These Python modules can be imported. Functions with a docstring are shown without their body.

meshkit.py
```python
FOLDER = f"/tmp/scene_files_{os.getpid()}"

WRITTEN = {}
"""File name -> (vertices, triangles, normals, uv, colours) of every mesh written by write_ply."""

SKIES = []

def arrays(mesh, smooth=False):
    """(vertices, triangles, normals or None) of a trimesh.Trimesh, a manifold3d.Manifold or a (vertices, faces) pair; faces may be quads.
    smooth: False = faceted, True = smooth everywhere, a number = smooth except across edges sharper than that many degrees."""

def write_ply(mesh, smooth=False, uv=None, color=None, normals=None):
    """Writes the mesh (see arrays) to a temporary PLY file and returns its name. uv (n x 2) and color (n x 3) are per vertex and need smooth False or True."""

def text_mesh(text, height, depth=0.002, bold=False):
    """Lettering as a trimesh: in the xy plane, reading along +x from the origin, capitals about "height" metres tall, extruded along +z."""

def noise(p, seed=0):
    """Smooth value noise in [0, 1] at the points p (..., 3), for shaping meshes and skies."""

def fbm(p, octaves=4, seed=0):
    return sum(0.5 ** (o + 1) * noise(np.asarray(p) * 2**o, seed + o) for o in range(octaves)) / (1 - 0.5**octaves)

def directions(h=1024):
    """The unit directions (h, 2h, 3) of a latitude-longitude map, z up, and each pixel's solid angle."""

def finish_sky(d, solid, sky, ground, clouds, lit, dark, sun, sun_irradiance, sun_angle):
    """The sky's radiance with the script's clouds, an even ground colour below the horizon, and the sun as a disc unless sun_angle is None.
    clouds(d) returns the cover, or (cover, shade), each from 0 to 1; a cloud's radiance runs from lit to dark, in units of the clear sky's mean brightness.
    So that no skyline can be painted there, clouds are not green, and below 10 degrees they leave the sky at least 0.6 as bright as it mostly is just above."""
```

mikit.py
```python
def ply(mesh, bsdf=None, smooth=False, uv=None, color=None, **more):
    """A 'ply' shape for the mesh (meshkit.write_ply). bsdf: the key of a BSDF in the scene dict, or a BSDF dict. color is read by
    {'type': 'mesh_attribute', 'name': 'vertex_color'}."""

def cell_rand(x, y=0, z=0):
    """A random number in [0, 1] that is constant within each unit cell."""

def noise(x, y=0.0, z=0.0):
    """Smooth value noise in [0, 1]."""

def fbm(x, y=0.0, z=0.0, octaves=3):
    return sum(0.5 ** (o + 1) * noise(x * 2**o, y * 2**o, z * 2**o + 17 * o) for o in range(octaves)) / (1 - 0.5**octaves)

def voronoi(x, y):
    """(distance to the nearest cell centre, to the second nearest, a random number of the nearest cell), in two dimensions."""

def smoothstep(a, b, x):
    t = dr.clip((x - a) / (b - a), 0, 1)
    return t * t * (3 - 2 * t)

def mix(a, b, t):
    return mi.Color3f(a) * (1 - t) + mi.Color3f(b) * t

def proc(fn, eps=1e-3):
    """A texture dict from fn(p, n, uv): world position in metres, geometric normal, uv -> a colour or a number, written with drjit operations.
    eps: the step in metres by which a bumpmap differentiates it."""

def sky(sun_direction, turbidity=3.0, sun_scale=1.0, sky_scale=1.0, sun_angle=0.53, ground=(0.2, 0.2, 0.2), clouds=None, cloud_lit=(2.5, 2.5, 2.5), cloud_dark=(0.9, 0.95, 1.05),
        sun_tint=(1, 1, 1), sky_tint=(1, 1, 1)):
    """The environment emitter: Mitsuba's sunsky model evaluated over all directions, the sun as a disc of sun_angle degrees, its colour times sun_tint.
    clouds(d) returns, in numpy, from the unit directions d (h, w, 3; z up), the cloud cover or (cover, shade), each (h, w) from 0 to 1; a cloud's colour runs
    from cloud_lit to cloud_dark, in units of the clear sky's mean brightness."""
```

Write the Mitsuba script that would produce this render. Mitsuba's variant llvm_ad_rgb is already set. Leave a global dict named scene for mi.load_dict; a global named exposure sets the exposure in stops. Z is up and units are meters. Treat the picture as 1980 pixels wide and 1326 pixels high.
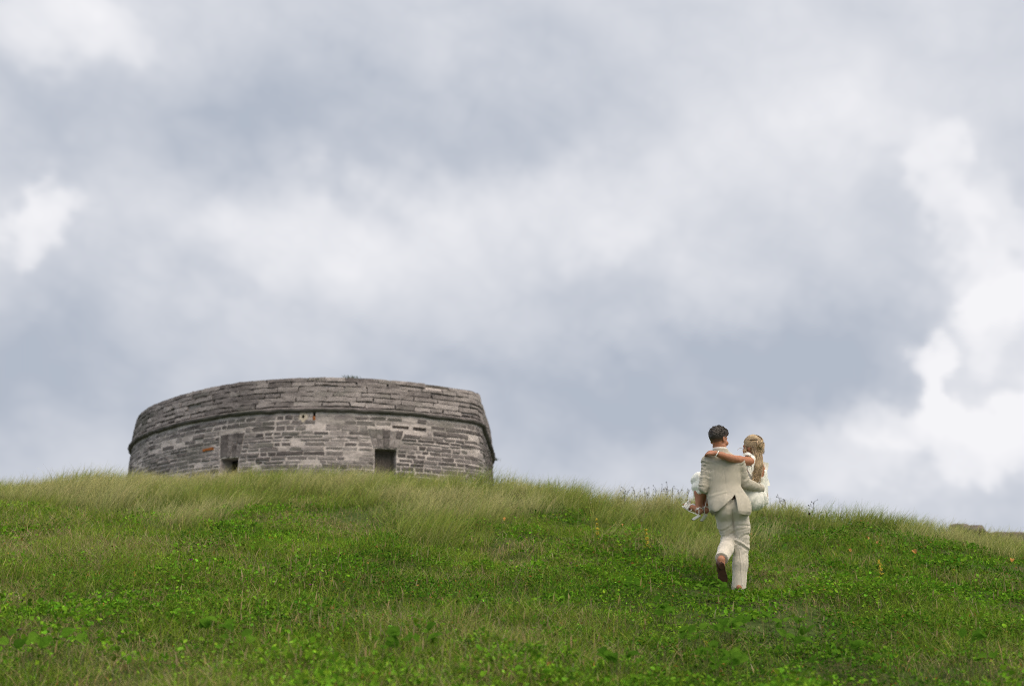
import math, os
import numpy as np, trimesh, mitsuba as mi, drjit as dr, mikit, meshkit
from scipy.interpolate import PchipInterpolator, RectBivariateSpline
from scipy.ndimage import gaussian_filter1d
from scipy.spatial import cKDTree
T = mi.ScalarTransform4f
scene, labels = {}, {}

# ------------------------------------------------------------------ camera, sky, exposure
PITCH = math.radians(15.5625)
scene['camera'] = dict(type='thinlens', fov=52.67, fov_axis='x', near_clip=0.1, far_clip=9000.0, aperture_radius=0.0135, focus_distance=11.3,
                       to_world=T().look_at(origin=[0, 0, 0], target=[0, math.cos(PITCH), math.sin(PITCH)], up=[0, 0, 1]))

BLOBS = [  # cloud masses: azimuth, elevation, half widths (degrees), darker (+) or brighter (-)
    (-15, 25.6, 13, 3.2, .34), (-9, 28.5, 8, 3, .10), (1.5, 28.5, 5, 5, .24), (-28, 23, 4, 3, .15), (-27, 12, 8, 5, .34), (-12, 12.5, 9, 3.5, .26),
    (7, 14.2, 9, 3.5, .15), (15, 12.2, 9, 4, .22), (3, 10.6, 9, 4, .24), (21.6, 23.2, 3, 2.6, .10), (17, 18, 6, 4, .10), (19, 14.3, 4, 2.4, .22), (23.5, 16, 4, 2, .12), (25, 7, 4, 1.8, .16), (30, 24, 3, 2, .1),
    (-26, 29.4, 4, 2.6, -.34), (-27.4, 19.6, 2.4, 1.5, -.52), (-22, 19.5, 8, 3, -.10), (-5, 23.4, 7, 2, -.26), (-12, 20.4, 7, 2.2, -.14), (1.6, 23.4, 2.2, 2.6, -.20),
    (11, 25.3, 8, 4, -.16), (12, 19, 7, 3, -.06), (21.5, 26.6, 4.4, 2.4, -.26), (24.4, 22.6, 1.8, 3.2, -.42), (27.4, 19.4, 2.0, 3.8, -.38), (28, 27, 4, 2.5, .06), (27.2, 16.0, 1.8, 2.4, -.45), (24.4, 13.2, 1.1, 2.0, -.70), (6.5, 21.0, 2.2, 1.4, -.18), (8.5, 23.2, 3.0, 1.6, -.10), (-9.5, 22.0, 2.6, 1.6, -.14), (-16, 20.5, 2.2, 1.2, -.12), (4.5, 18.2, 2.4, 1.2, .10), (13, 21.5, 3.0, 1.4, .06), (-19, 16, 5, 1.8, .08),
    (23, 10.6, 5.0, 1.5, -.48), (18.0, 8.6, 3.6, 1.7, -.34), (27, 11.5, 3, 1.6, -.22), (10.5, 9.2, 3, 1.5, -.12)]


TURN = [np.linalg.qr(np.random.default_rng(90 + o).normal(size=(3, 3)))[0] for o in range(6)]


def clouds(d):
    az, el = np.degrees(np.arctan2(d[..., 0], d[..., 1])), np.degrees(np.arcsin(np.clip(d[..., 2], -1, 1)))
    q = (d * [1.0, 1.0, 1.2]) @ TURN[5]
    wx = (meshkit.fbm(q * 7.0, 5, 3) - .5) * 8 + (meshkit.fbm(q * 26.0, 4, 13) - .5) * 3.4 + (meshkit.fbm(q * 85.0, 3, 113) - .5) * .5
    wy = (meshkit.fbm(q * 7.0, 5, 7) - .5) * 8 + (meshkit.fbm(q * 26.0, 4, 17) - .5) * 2.8 + (meshkit.fbm(q * 85.0, 3, 117) - .5) * .5
    s = .50 + 1.0 * (meshkit.fbm(q * 3.2 + 5, 5, 21) - .5) * np.clip((np.abs(az) - 28) / 14, .22, 1) + .16 * (meshkit.fbm(q * 9.0, 4, 41) - .5)
    puff = sum(.55 ** o * np.abs(2 * meshkit.noise((q @ TURN[o]) * 8.5 * 2.05 ** o + .5 * wx[..., None] * .06, 60 + o) - 1) for o in range(5)) / 2.1
    s = s - .46 * (puff - .42)
    ca = np.clip(np.cos(np.radians(el)), .2, 1)
    for a, e, sa, se, amp in BLOBS:
        r = ((((az - a + 180) % 360 - 180) * ca + wx) / sa) ** 2 + ((el - e + wy) / se) ** 2
        s = s + amp * (1 / (1 + np.exp(np.clip((np.sqrt(r) - 1.0) / .15, -30, 30))) if amp < -.3 else np.exp(-r * .8))
    s = s - .35 * np.clip((el - 34) / 40, 0, 1)
    return np.ones_like(s), np.clip(s, .02, 1)


scene['sky'] = mikit.sky([0.42, -0.52, 0.90], turbidity=3, sun_scale=0.36, sun_angle=60, clouds=clouds, cloud_lit=(1.80, 1.79, 1.84), cloud_dark=(0.87, 0.96, 1.13), sun_tint=(1, .99, .96), ground=(.06, .09, .03))
labels['sky'] = dict(label='overcast sky of grey and white clouds', category='sky', kind='structure')
exposure = 2.62

# ------------------------------------------------------------------ helpers
UP = np.array([0, 0, 1.0])
unit = lambda v: np.asarray(v, float) / np.linalg.norm(v)


def put(key, mesh, mat, smooth=False, color=None, uv=None):
    k, n = key, 0
    while k in scene:
        n += 1
        k = f'{key}_{n:03d}'
    scene[k] = mikit.ply(mesh, mat, smooth=smooth, color=color, uv=uv)
    return k


def thing(name):
    k, n = name, 0
    while k in labels:
        n += 1
        k = f'{name}_{n:03d}'
    labels[k] = {}
    return k


def tag(k, label=None, cat=None, group=None, kind=None):
    d = labels.setdefault(k, {})
    for a, b in (('label', label), ('category', cat), ('group', group), ('kind', kind)):
        if b:
            d[a] = b
    return k


def join(parts):
    v, f, at = [], [], 0
    for a, b in parts:
        v.append(a); f.append(np.asarray(b) + at); at += len(a)
    return np.vstack(v), np.vstack(f)


def tube(pts, radii, sides=6, cap=True):
    p = np.asarray(pts, float); n = len(p)
    r = np.broadcast_to(np.asarray(radii, float), (n,))
    t = np.gradient(p, axis=0); t /= np.linalg.norm(t, axis=1, keepdims=True) + 1e-12
    a = np.cross(t, [0, 0, 1.0] if abs(t[:, 2]).mean() < .8 else [1.0, 0, 0]); a /= np.linalg.norm(a, axis=1, keepdims=True) + 1e-12
    b = np.cross(t, a); g = np.arange(sides) * 2 * np.pi / sides
    v = (p[:, None] + r[:, None, None] * (np.cos(g)[None, :, None] * a[:, None] + np.sin(g)[None, :, None] * b[:, None])).reshape(-1, 3)
    i, j = np.meshgrid(np.arange(n - 1), np.arange(sides), indexing='ij'); j2 = (j + 1) % sides
    f = np.concatenate([np.stack([i * sides + j, i * sides + j2, (i + 1) * sides + j2], -1).reshape(-1, 3), np.stack([i * sides + j, (i + 1) * sides + j2, (i + 1) * sides + j], -1).reshape(-1, 3)])
    if cap:
        v = np.vstack([v, p[:1], p[-1:]]); k = np.arange(sides); k2 = (k + 1) % sides; m = n * sides
        f = np.vstack([f, np.stack([k2, k, k * 0 + m], -1), np.stack([(n - 1) * sides + k, (n - 1) * sides + k2, k * 0 + m + 1], -1)])
    return v, f


def spline(pts, n):
    p = np.asarray(pts, float)
    return PchipInterpolator(np.linspace(0, 1, len(p)), p)(np.linspace(0, 1, n))


def sheet(grid):
    """A closed grid (n, m, 3) of points as quads."""
    n, m = grid.shape[:2]
    i, j = np.meshgrid(np.arange(n - 1), np.arange(m - 1), indexing='ij'); a = i * m + j
    f = np.concatenate([np.stack([a, a + 1, a + m + 1], -1).reshape(-1, 3), np.stack([a, a + m + 1, a + m], -1).reshape(-1, 3)])
    return grid.reshape(-1, 3), f


def proc_color(fn):
    return mikit.proc(fn)


def matte(color, rough=.8, spec=.3, **k):
    c = color if isinstance(color, dict) else {'type': 'rgb', 'value': list(color)}
    return {'type': 'twosided', 'bsdf': {'type': 'principled', 'base_color': c, 'roughness': rough, 'specular': spec, **k}}


VC = {'type': 'mesh_attribute', 'name': 'vertex_color'}
nz, fb, mixc, sst = mikit.noise, mikit.fbm, mikit.mix, mikit.smoothstep

# ------------------------------------------------------------------ ground: a grassy hill that crests in front of the fort and falls to the right
_u = np.array([-.62, -.495, -.371, -.196, -.02, .105, .254, .392, .489, .62])
_s = np.array([.126, .1350, .1446, .1474, .1422, .1280, .1235, .1032, .0850, .061])
_y = np.array([25.5, 25.5, 25, 24.5, 23, 21.5, 20, 19.5, 19, 18.5])
_x = _u * _y
_z = _s * _y - np.array([.36, .36, .36, .36, .36, .38, .38, .36, .34, .34])
crest_y, crest_z = PchipInterpolator(_x, _y), PchipInterpolator(_x, _z)


def height_column(x, ys):
    xc = float(np.clip(x, _x[0], _x[-1])); far = abs(x) - 16
    yc, zc = float(crest_y(xc)), float(crest_z(xc))
    z0, z1 = -1.5 - .02 * xc, .41 - .035 * (xc - 2.35)
    top = zc + .10
    base = np.interp(xc, [-15, 0, 6, 12], [3.55, 3.4, 2.2, 1.0])
    P = PchipInterpolator([-400, -120, -30, 0, 6, 11.1, yc - 3.5, yc, yc + 5, 36, 60, 110, 320, 900, 6000],
                          [-30, -16, -6.5, z0, z0 + (z1 - z0) * .53, z1, zc - .62, zc, top, base, base - .3, base - 5, -24, -30, -30])
    z = P(np.clip(ys, -400, 6000))
    w = np.clip(far / 250, 0, 1)
    return z * (1 - w) + np.minimum(z, -30) * w if far > 0 else z


def axis(lo, hi, step, end, grow=1.35):
    a = list(np.arange(lo, hi + step / 2, step)); s = step
    while a[-1] < end:
        s *= grow; a.append(a[-1] + s)
    s = step
    while a[0] > -end:
        s *= grow; a.insert(0, a[0] - s)
    return np.array(a)


gx, gy = axis(-19, 15, .14, 5000), axis(3.5, 30, .14, 5500)
GZ = gaussian_filter1d(np.array([height_column(x, gy) for x in gx]), 2.0, axis=0)
GX, GY = np.meshgrid(gx, gy, indexing='ij')
near = np.exp(-np.clip(np.hypot(GX, GY - 14) - 30, 0, None) / 6)
GZ = GZ + near * ((meshkit.fbm(np.stack([GX * .8, GY * .8, GX * 0], -1), 4, 5) - .5) * .16)
ground_z = RectBivariateSpline(gx, gy, GZ, kx=1, ky=1)
gz = lambda x, y: ground_z.ev(x, y)


def soil(p, n, uv):
    a = fb(p.x * 1.7, p.y * 1.7, 0, 3); b = fb(p.x * 14, p.y * 14, p.z * 14, 3)
    return mixc(mixc((.050, .078, .020), (.080, .078, .034), sst(.50, .80, a)), (.026, .040, .012), sst(.35, .75, b))


scene['mat_soil'] = matte(mikit.proc(soil), .95, .1)
gv, gf = sheet(np.stack([GX, GY, GZ], -1))
put('ground', (gv, gf[:, ::-1]), 'mat_soil', smooth=True)
tag('ground', 'grassy hillside rising to a crest', 'hill', kind='structure')
# ------------------------------------------------------------------ stone fort on the crest
rng = np.random.default_rng(11)
_front = np.array([(-16.84, 44.67), (-15.30, 41.52), (-13.75, 39.67), (-12.14, 38.14), (-10.73, 37.09), (-9.08, 36.27), (-7.24, 35.93), (-5.9, 36.0), (-4.48, 36.3), (-3.09, 36.95), (-2.02, 37.68), (-1.25, 38.25)])
_right = np.array([(-1.02, 39.1), (-.94, 41.8), (-.82, 45), (-.74, 47.6)])
_back = np.array([(-1.1, 50.5), (-3.5, 53.6), (-8.5, 55.6), (-13.5, 54), (-16.3, 50.5), (-17.35, 47.5)])
_pl = np.vstack([_front, _right, _back, _front[:1]])
_seg = np.r_[0, np.cumsum(np.linalg.norm(np.diff(_pl, axis=0), axis=1))]
_t = np.arange(0, _seg[-1], .05)
PLAN = np.stack([np.interp(_t, _seg, _pl[:, k]) for k in (0, 1)], -1)
_w = np.where((_t > _seg[len(_front) - 1] - 1.2) & (_t < _seg[len(_front)] + 1.0), 0.0, 1.0)
_w = gaussian_filter1d(_w, 8)[:, None]
PLAN = gaussian_filter1d(PLAN, 24, axis=0, mode='wrap') * _w + gaussian_filter1d(PLAN, 5, axis=0, mode='wrap') * (1 - _w)
PERIM = float(np.linalg.norm(np.diff(np.vstack([PLAN, PLAN[:1]]), axis=0), axis=1).sum())
_cum = np.r_[0, np.cumsum(np.linalg.norm(np.diff(np.vstack([PLAN, PLAN[:1]]), axis=0), axis=1))]
_tan = np.gradient(gaussian_filter1d(PLAN, 3, axis=0, mode='wrap'), axis=0); _tan /= np.linalg.norm(_tan, axis=1, keepdims=True)
_nor = np.stack([_tan[:, 1], -_tan[:, 0]], -1)          # outward: the plan runs left to right along the front
_wrap = lambda a: np.vstack([a, a[:1]])


def plan_at(s):
    s = np.asarray(s, float) % PERIM
    P, N = _wrap(PLAN), _wrap(_nor)
    p = np.stack([np.interp(s, _cum, P[:, k]) for k in (0, 1)], -1); n = np.stack([np.interp(s, _cum, N[:, k]) for k in (0, 1)], -1)
    return p, n / np.linalg.norm(n, axis=-1, keepdims=True)


CORDON_Z, RIM_Z, FOOT_Z = 7.60, 8.82, 2.6
_PROF = ([2.0, 3.0, 7.48, 7.70, 8.60, 8.82], [.24, .17, -.12, -.06, -.17, -.21])


def face(s, z, out):
    p, n = plan_at(s)
    o = np.interp(z, *_PROF) + out
    return np.concatenate([p + n * np.asarray(o)[..., None], np.asarray(z, float)[..., None] * np.ones(p.shape[:-1] + (1,))], -1)


def s_at(x):                      # arc length of the front where the plan passes x
    i = np.argmin(np.abs(PLAN[:, 0] - x) + 10 * (PLAN[:, 1] > 48) + 1e-3 * PLAN[:, 1])
    return float(_cum[i])


def wall_bsdf(light, dark, k):
    def fn(p, n, uv):
        a = fb(p.x * .55 + k, p.y * .55, p.z * 1.1, 4); b = fb(p.x * 5 + k, p.y * 5, p.z * 11, 3); c = nz(p.x * 24, p.y * 24, p.z * 30)
        d = fb(p.x * 1.3, p.y * 1.3, p.z * 4.5 + k, 3)
        col = mixc(light, dark, sst(.36, .66, b * .55 + d * .45))
        col = mixc(col, (.105, .112, .100), sst(.50, .72, a) * .55)
        return col * (.78 + .44 * c)
    return fn


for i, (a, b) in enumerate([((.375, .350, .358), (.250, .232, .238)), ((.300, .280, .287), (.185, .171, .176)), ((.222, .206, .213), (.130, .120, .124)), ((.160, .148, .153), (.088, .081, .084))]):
    scene[f'mat_stone{i}'] = {'type': 'twosided', 'bsdf': {'type': 'diffuse', 'reflectance': mikit.proc(wall_bsdf(a, b, i * 3.7))}}
scene['mat_mortar'] = {'type': 'twosided', 'bsdf': {'type': 'diffuse', 'reflectance': mikit.proc(wall_bsdf((.55, .512, .515), (.35, .326, .328), 20.3))}}
scene['mat_core'] = {'type': 'twosided', 'bsdf': {'type': 'diffuse', 'reflectance': mikit.proc(wall_bsdf((.26, .24, .23), (.14, .125, .12), 31.0))}}

NS = 480
_ss = np.linspace(0, PERIM, NS, endpoint=False)


def loft(levels):                 # rings of (z, outward offset from the face) joined into a band
    rings = [face(_ss, np.full(NS, z), np.full(NS, o)) for z, o in levels]
    return np.array(rings)


def band_mesh(rings, closed=False):
    m = len(rings); v = rings.reshape(-1, 3)
    q = []
    for a in range(m if closed else m - 1):
        b = (a + 1) % m; i = np.arange(NS); j = (i + 1) % NS
        q.append(np.stack([a * NS + i, a * NS + j, b * NS + j], -1)); q.append(np.stack([a * NS + i, b * NS + j, b * NS + i], -1))
    return v, np.vstack(q)


def solid(levels, cap_z):         # the wall body with closed bottom and a fan on top
    r = loft(levels); v, f = band_mesh(r); m = len(levels)
    c0, c1 = r[0].mean(0), r[-1].mean(0) * [1, 1, 0] + [0, 0, cap_z]
    i = np.arange(NS); j = (i + 1) % NS; n = len(v)
    return trimesh.Trimesh(np.vstack([v, c0, c1]), np.vstack([f, np.stack([j, i, i * 0 + n], -1), np.stack([(m - 1) * NS + i, (m - 1) * NS + j, i * 0 + n + 1], -1)]), process=False)


import manifold3d as m3
to_m = lambda t: m3.Manifold(m3.Mesh(np.asarray(t.vertices, np.float32), np.asarray(t.faces, np.uint32)))


def from_m(m):
    k = m.to_mesh(); return np.asarray(k.vert_properties[:, :3], float), np.asarray(k.tri_verts, int)


def frame_at(s):
    p, n = plan_at(np.array([s])); n = np.r_[n[0], 0]; t = np.array([-n[1], n[0], 0])
    return np.r_[p[0], 0], t, n       # t runs to the right seen from outside


def oriented_box(s, z0, z1, w, out0, out1, w_in=None):
    p, t, n = frame_at(s); w_in = w if w_in is None else w_in
    v = np.array([p + t * sx * (w if o == out1 else w_in) / 2 + n * o + UP * z for sx in (-1, 1) for o in (out0, out1) for z in (z0, z1)])
    return to_m(trimesh.convex.convex_hull(v))


DOOR_S, WIN_S, LEFT_S = s_at(-4.47), s_at(-10.18), s_at(-15.95)
DOOR = (DOOR_S, 2.8, 6.25, .78); WIN = (WIN_S, 5.02, 6.0, .90); SLOT = (LEFT_S, 4.6, 6.0, .8)
body = to_m(solid([(FOOT_Z, -.012), (3.4, -.012), (4.4, -.012), (5.4, -.012), (6.4, -.012), (7.56, -.03), (7.66, -.10), (8.2, -.10), (8.74, -.10)], 8.70))
body = body - oriented_box(DOOR_S, 2.8, 6.25, .78, -1.2, .6) - oriented_box(WIN_S, 5.02, 6.0, .90, -.7, .6, .78) - oriented_box(WIN_S, 4.0, 6.6, 3.0, -4.2, -.62) - oriented_box(LEFT_S, 4.6, 6.02, .8, -1.5, .6, .5)
# drain holes under the string course
H1, H2 = s_at(-7.42), s_at(-7.05)
body = body - oriented_box(H1, 7.30, 7.42, .11, -.6, .5) - oriented_box(H2, 7.36, 7.52, .10, -.6, .5)
SLITS = [(s_at(-3.95), 7.02, 7.13, .62), (s_at(-3.32), 7.00, 7.13, .52)]
for a, z0, z1, w in SLITS:
    body = body - oriented_box(a, z0, z1, w, -.34, .5)
fort = thing('stone_fort')
tag(fort, 'weathered round grey stone fort standing on the crest of the hill', 'fort')
put('stone_fort__wall', from_m(body), 'mat_mortar')

_rim = loft([(8.70, -.10), (8.80, -.06), (8.80, -.62), (8.70, -.66)])
_rim[1:3, :, 2] += (meshkit.noise(np.stack([_ss * 1.3, _ss * 0, _ss * 0], -1), 3) - .5) * .02
put('stone_fort__coping', band_mesh(_rim, True), 'mat_core', smooth=40)

# string course: a half round moulding
g = np.linspace(-.5 * np.pi, .5 * np.pi, 9)
_c = loft([(CORDON_Z - .10, -.14)] + [(CORDON_Z + .085 * math.sin(a), .105 * math.cos(a) + .015) for a in g] + [(CORDON_Z + .10, -.14)])
_c += (meshkit.noise(_c * 3.1, 5)[..., None] - .5) * .05 + (meshkit.noise(_c * 9, 6)[..., None] - .5) * .025
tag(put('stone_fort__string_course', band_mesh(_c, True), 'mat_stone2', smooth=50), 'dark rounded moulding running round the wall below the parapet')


def stone_mesh(s0, s1, z0, z1, proud, tilt=0., top=None, back=.07, zs=None):
    """One masonry block with rough chamfered outline; zs: four corner (s, z) pairs for wedge stones."""
    if zs is None:
        zs = [(s0, z0), (s1, z0), (s1, z1), (s0, z1)]
    q = np.array(zs, float)
    w, h = np.linalg.norm(q[1] - q[0]), np.linalg.norm(q[3] - q[0])
    k = max(1, int(round(w / .28)))
    tl = np.linspace(0, 1, k + 2)
    low = q[0] + (q[1] - q[0]) * tl[:, None]; upp = q[3] + (q[2] - q[3]) * tl[:, None]
    o = np.vstack([low, (q[1] + q[2])[None] / 2, upp[::-1], (q[3] + q[0])[None] / 2]); m = len(o)
    o = o + rng.normal(0, 1, o.shape) * [min(.022, w * .05), min(.014, h * .07)]
    c = q.mean(0); ch = .018 + .02 * rng.random()
    ins = c + (o - c) * (1 - np.clip(ch / np.maximum(np.abs(o - c).max(1), .05), 0, .4))[:, None]
    p1 = proud * (.45 + .25 * rng.random(m)); p2 = proud * (.9 + .35 * rng.random(m)) + tilt * (ins[:, 1] - c[1])
    mids = ins[:0]
    v = np.vstack([face(o[:, 0], o[:, 1], np.full(m, -back)), face(o[:, 0], o[:, 1], p1), face(ins[:, 0], ins[:, 1], p2)])
    f = []
    for a in range(2):
        i = np.arange(m); j = (i + 1) % m
        f += [np.stack([a * m + i, a * m + j, (a + 1) * m + j], -1), np.stack([a * m + i, (a + 1) * m + j, (a + 1) * m + i], -1)]
    b = 2 * m; n = k + 2                        # front: strip between the lower and the upper edge
    for i in range(n - 1):
        f.append([[b + i, b + i + 1, b + m - 3 - i + 0], [b + i, b + m - 3 - i, b + m - 2 - i]])
    f.append([[b + n - 1, b + n, b + n + 1], [b, b + m - 2, b + m - 1]])
    return v, np.vstack(f)


VS0, VS1 = -2.0, s_at(-1.2) + 11.0     # the arc that the picture can see, with some to spare
stones = []                             # (area, seen, part, mesh, material)


def keep_out(s0, s1, z0, z1, holes):
    """Trims a block against the openings and arches; returns the pieces that are left."""
    out = [(s0, s1)]
    for a, lo, hi, wlo, whi in holes:
        if z1 <= lo + .02 or z0 >= hi - .02:
            continue
        w = wlo + (whi - wlo) * np.clip(((z0 + z1) / 2 - lo) / (hi - lo), 0, 1)
        nxt = []
        for x0, x1 in out:
            if x1 < a - w / 2 or x0 > a + w / 2:
                nxt.append((x0, x1)); continue
            if x0 < a - w / 2 - .12: nxt.append((x0, a - w / 2 - .012))
            if x1 > a + w / 2 + .12: nxt.append((a + w / 2 + .012, x1))
        out = nxt
    return out


lower_holes = [(DOOR_S, 2.0, 6.25, .80, .80), (DOOR_S, 6.25, 6.98, .86, 1.32), (WIN_S, 4.9, 6.0, .92, .92), (WIN_S - .02, 6.0, 6.92, .94, 1.2), (LEFT_S, 4.5, 6.02, .82, .82), (LEFT_S, 6.0, 6.8, .9, 1.1),
               (H1, 7.24, 7.48, .3, .3), (H2, 7.3, 7.6, .2, .2)] + [(a, z0 - .02, z1 + .02, w + .04, w + .04) for a, z0, z1, w in SLITS]
BRICK = (s_at(-11.12), 6.36, 6.50, .62)
lower_holes.append((BRICK[0] - .0, BRICK[1] - .02, BRICK[2] + .02, BRICK[3] + .04, BRICK[3] + .04))


def lime(s, z):                         # where old lime wash still lies over the stones (0 to 1)
    return meshkit.fbm(np.array([[s * .33, z * .5, 4.0]]), 3, 9)[0] * .75 + meshkit.noise(np.array([[s * .05, 0, 9.]]), 2)[0] * .25 + .16 * (s < WIN_S - 2.2)


z = 4.30
while z < CORDON_Z - .22:
    h = rng.choice([.10, .13, .155, .18, .22], p=[.14, .28, .28, .2, .1])
    if z + h > CORDON_Z - .16: h = CORDON_Z - .10 - z
    s = VS0 + rng.random() * .5
    while s < VS1:
        w = rng.uniform(.26, .78) * (1.0 if rng.random() < .8 else 1.45)
        for x0, x1 in keep_out(s, s + w, z, z + h, lower_holes):
            L = lime((x0 + x1) / 2, z)
            j = .016 + .026 * rng.random()
            pr = rng.normal(.016, .010) - .012 * (L > .56)
            if L > .5 and rng.random() < .14:
                continue                     # the render hides this one
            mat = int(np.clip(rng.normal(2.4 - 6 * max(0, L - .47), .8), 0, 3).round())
            dz = rng.normal(0, .008)
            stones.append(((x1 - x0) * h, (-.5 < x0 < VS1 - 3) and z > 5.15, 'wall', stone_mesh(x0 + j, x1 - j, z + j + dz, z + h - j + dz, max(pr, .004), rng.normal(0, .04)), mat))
        s += w
    z += h
# parapet: larger, flusher blocks with eroded joints
z = CORDON_Z + .12
for h in (.17, .20, .18, .21, .17, .17):
    s = VS0 + rng.random() * .6
    while s < VS1:
        w = rng.uniform(.45, 1.15)
        j0, j1, ju, jd = .006 + .02 * rng.random(4) * (rng.random(4) < .5)
        if rng.random() < .17: ju += .022 + .03 * rng.random()
        if rng.random() < .10: jd += .030
        pr = -.0 + rng.normal(.006, .006)
        L = lime(s + 30, z)
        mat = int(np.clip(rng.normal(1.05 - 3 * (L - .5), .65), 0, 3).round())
        if rng.random() > .04:
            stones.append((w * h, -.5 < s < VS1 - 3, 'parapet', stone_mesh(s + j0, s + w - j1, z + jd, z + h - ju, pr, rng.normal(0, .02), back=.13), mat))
        s += w
    z += h


def voussoirs(sc, z0, z1, w0, w1, cuts, mat, row=None, slope=0.):
    for a, b in zip(cuts[:-1], cuts[1:]):
        rows = [(0, 1)] if row is None or rng.random() < .3 else [(0, row + rng.uniform(-.08, .08))]
        if rows[0][1] < 1: rows.append((rows[0][1], 1))
        for r0, r1 in rows:
            f = lambda u, r: (sc + u * (w0 + (w1 - w0) * r) / 2 + slope * r, z0 + (z1 - z0) * r)
            q = [f(a, r0), f(b, r0), f(b, r1), f(a, r1)]
            c = np.mean(q, axis=0); q = [tuple(c + (np.array(x) - c) * [.94, .93]) for x in q]
            stones.append((abs(b - a) * w1 * (z1 - z0) * .5 + 9, True, 'arch', stone_mesh(0, 0, 0, 0, .010 + .010 * rng.random(), 0, zs=q), int(np.clip(mat + rng.integers(-1, 2), 0, 3).round())))


voussoirs(DOOR_S, 6.27, 6.96, .86, 1.30, [-1, -.62, -.2, .24, .62, 1], 1.6, .5)
voussoirs(WIN_S, 6.02, 6.90, .92, 1.16, [-1, -.28, .12, .55, 1], 2, .55)
voussoirs(LEFT_S, 6.04, 6.78, .9, 1.1, [-1, -.3, .3, 1], 2, .6)
_, t_, n_ = frame_at(BRICK[0])
stones_order = sorted(range(len(stones)), key=lambda i: (-int(stones[i][1]), -stones[i][0]))
own = set(stones_order[:296])
rest = {}
for i, (ar, seen, part, mesh, mat) in enumerate(stones):
    if i in own:
        put(f'stone_fort__{ {"wall": "wall", "arch": "wall", "parapet": "coping"}[part]}__stone', mesh, f'mat_stone{mat}')
    else:
        rest.setdefault(mat, []).append(mesh)
for mat, ms in rest.items():
    k = put('stone_fort__masonry', join(ms), f'mat_stone{mat}')
    tag(k, kind='stuff')
scene['mat_rust'] = matte(mikit.proc(lambda p, n, uv: mixc((.36, .13, .035), (.20, .075, .03), fb(p.x * 9, p.y * 9, p.z * 20, 3))), .9, .1)
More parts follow.
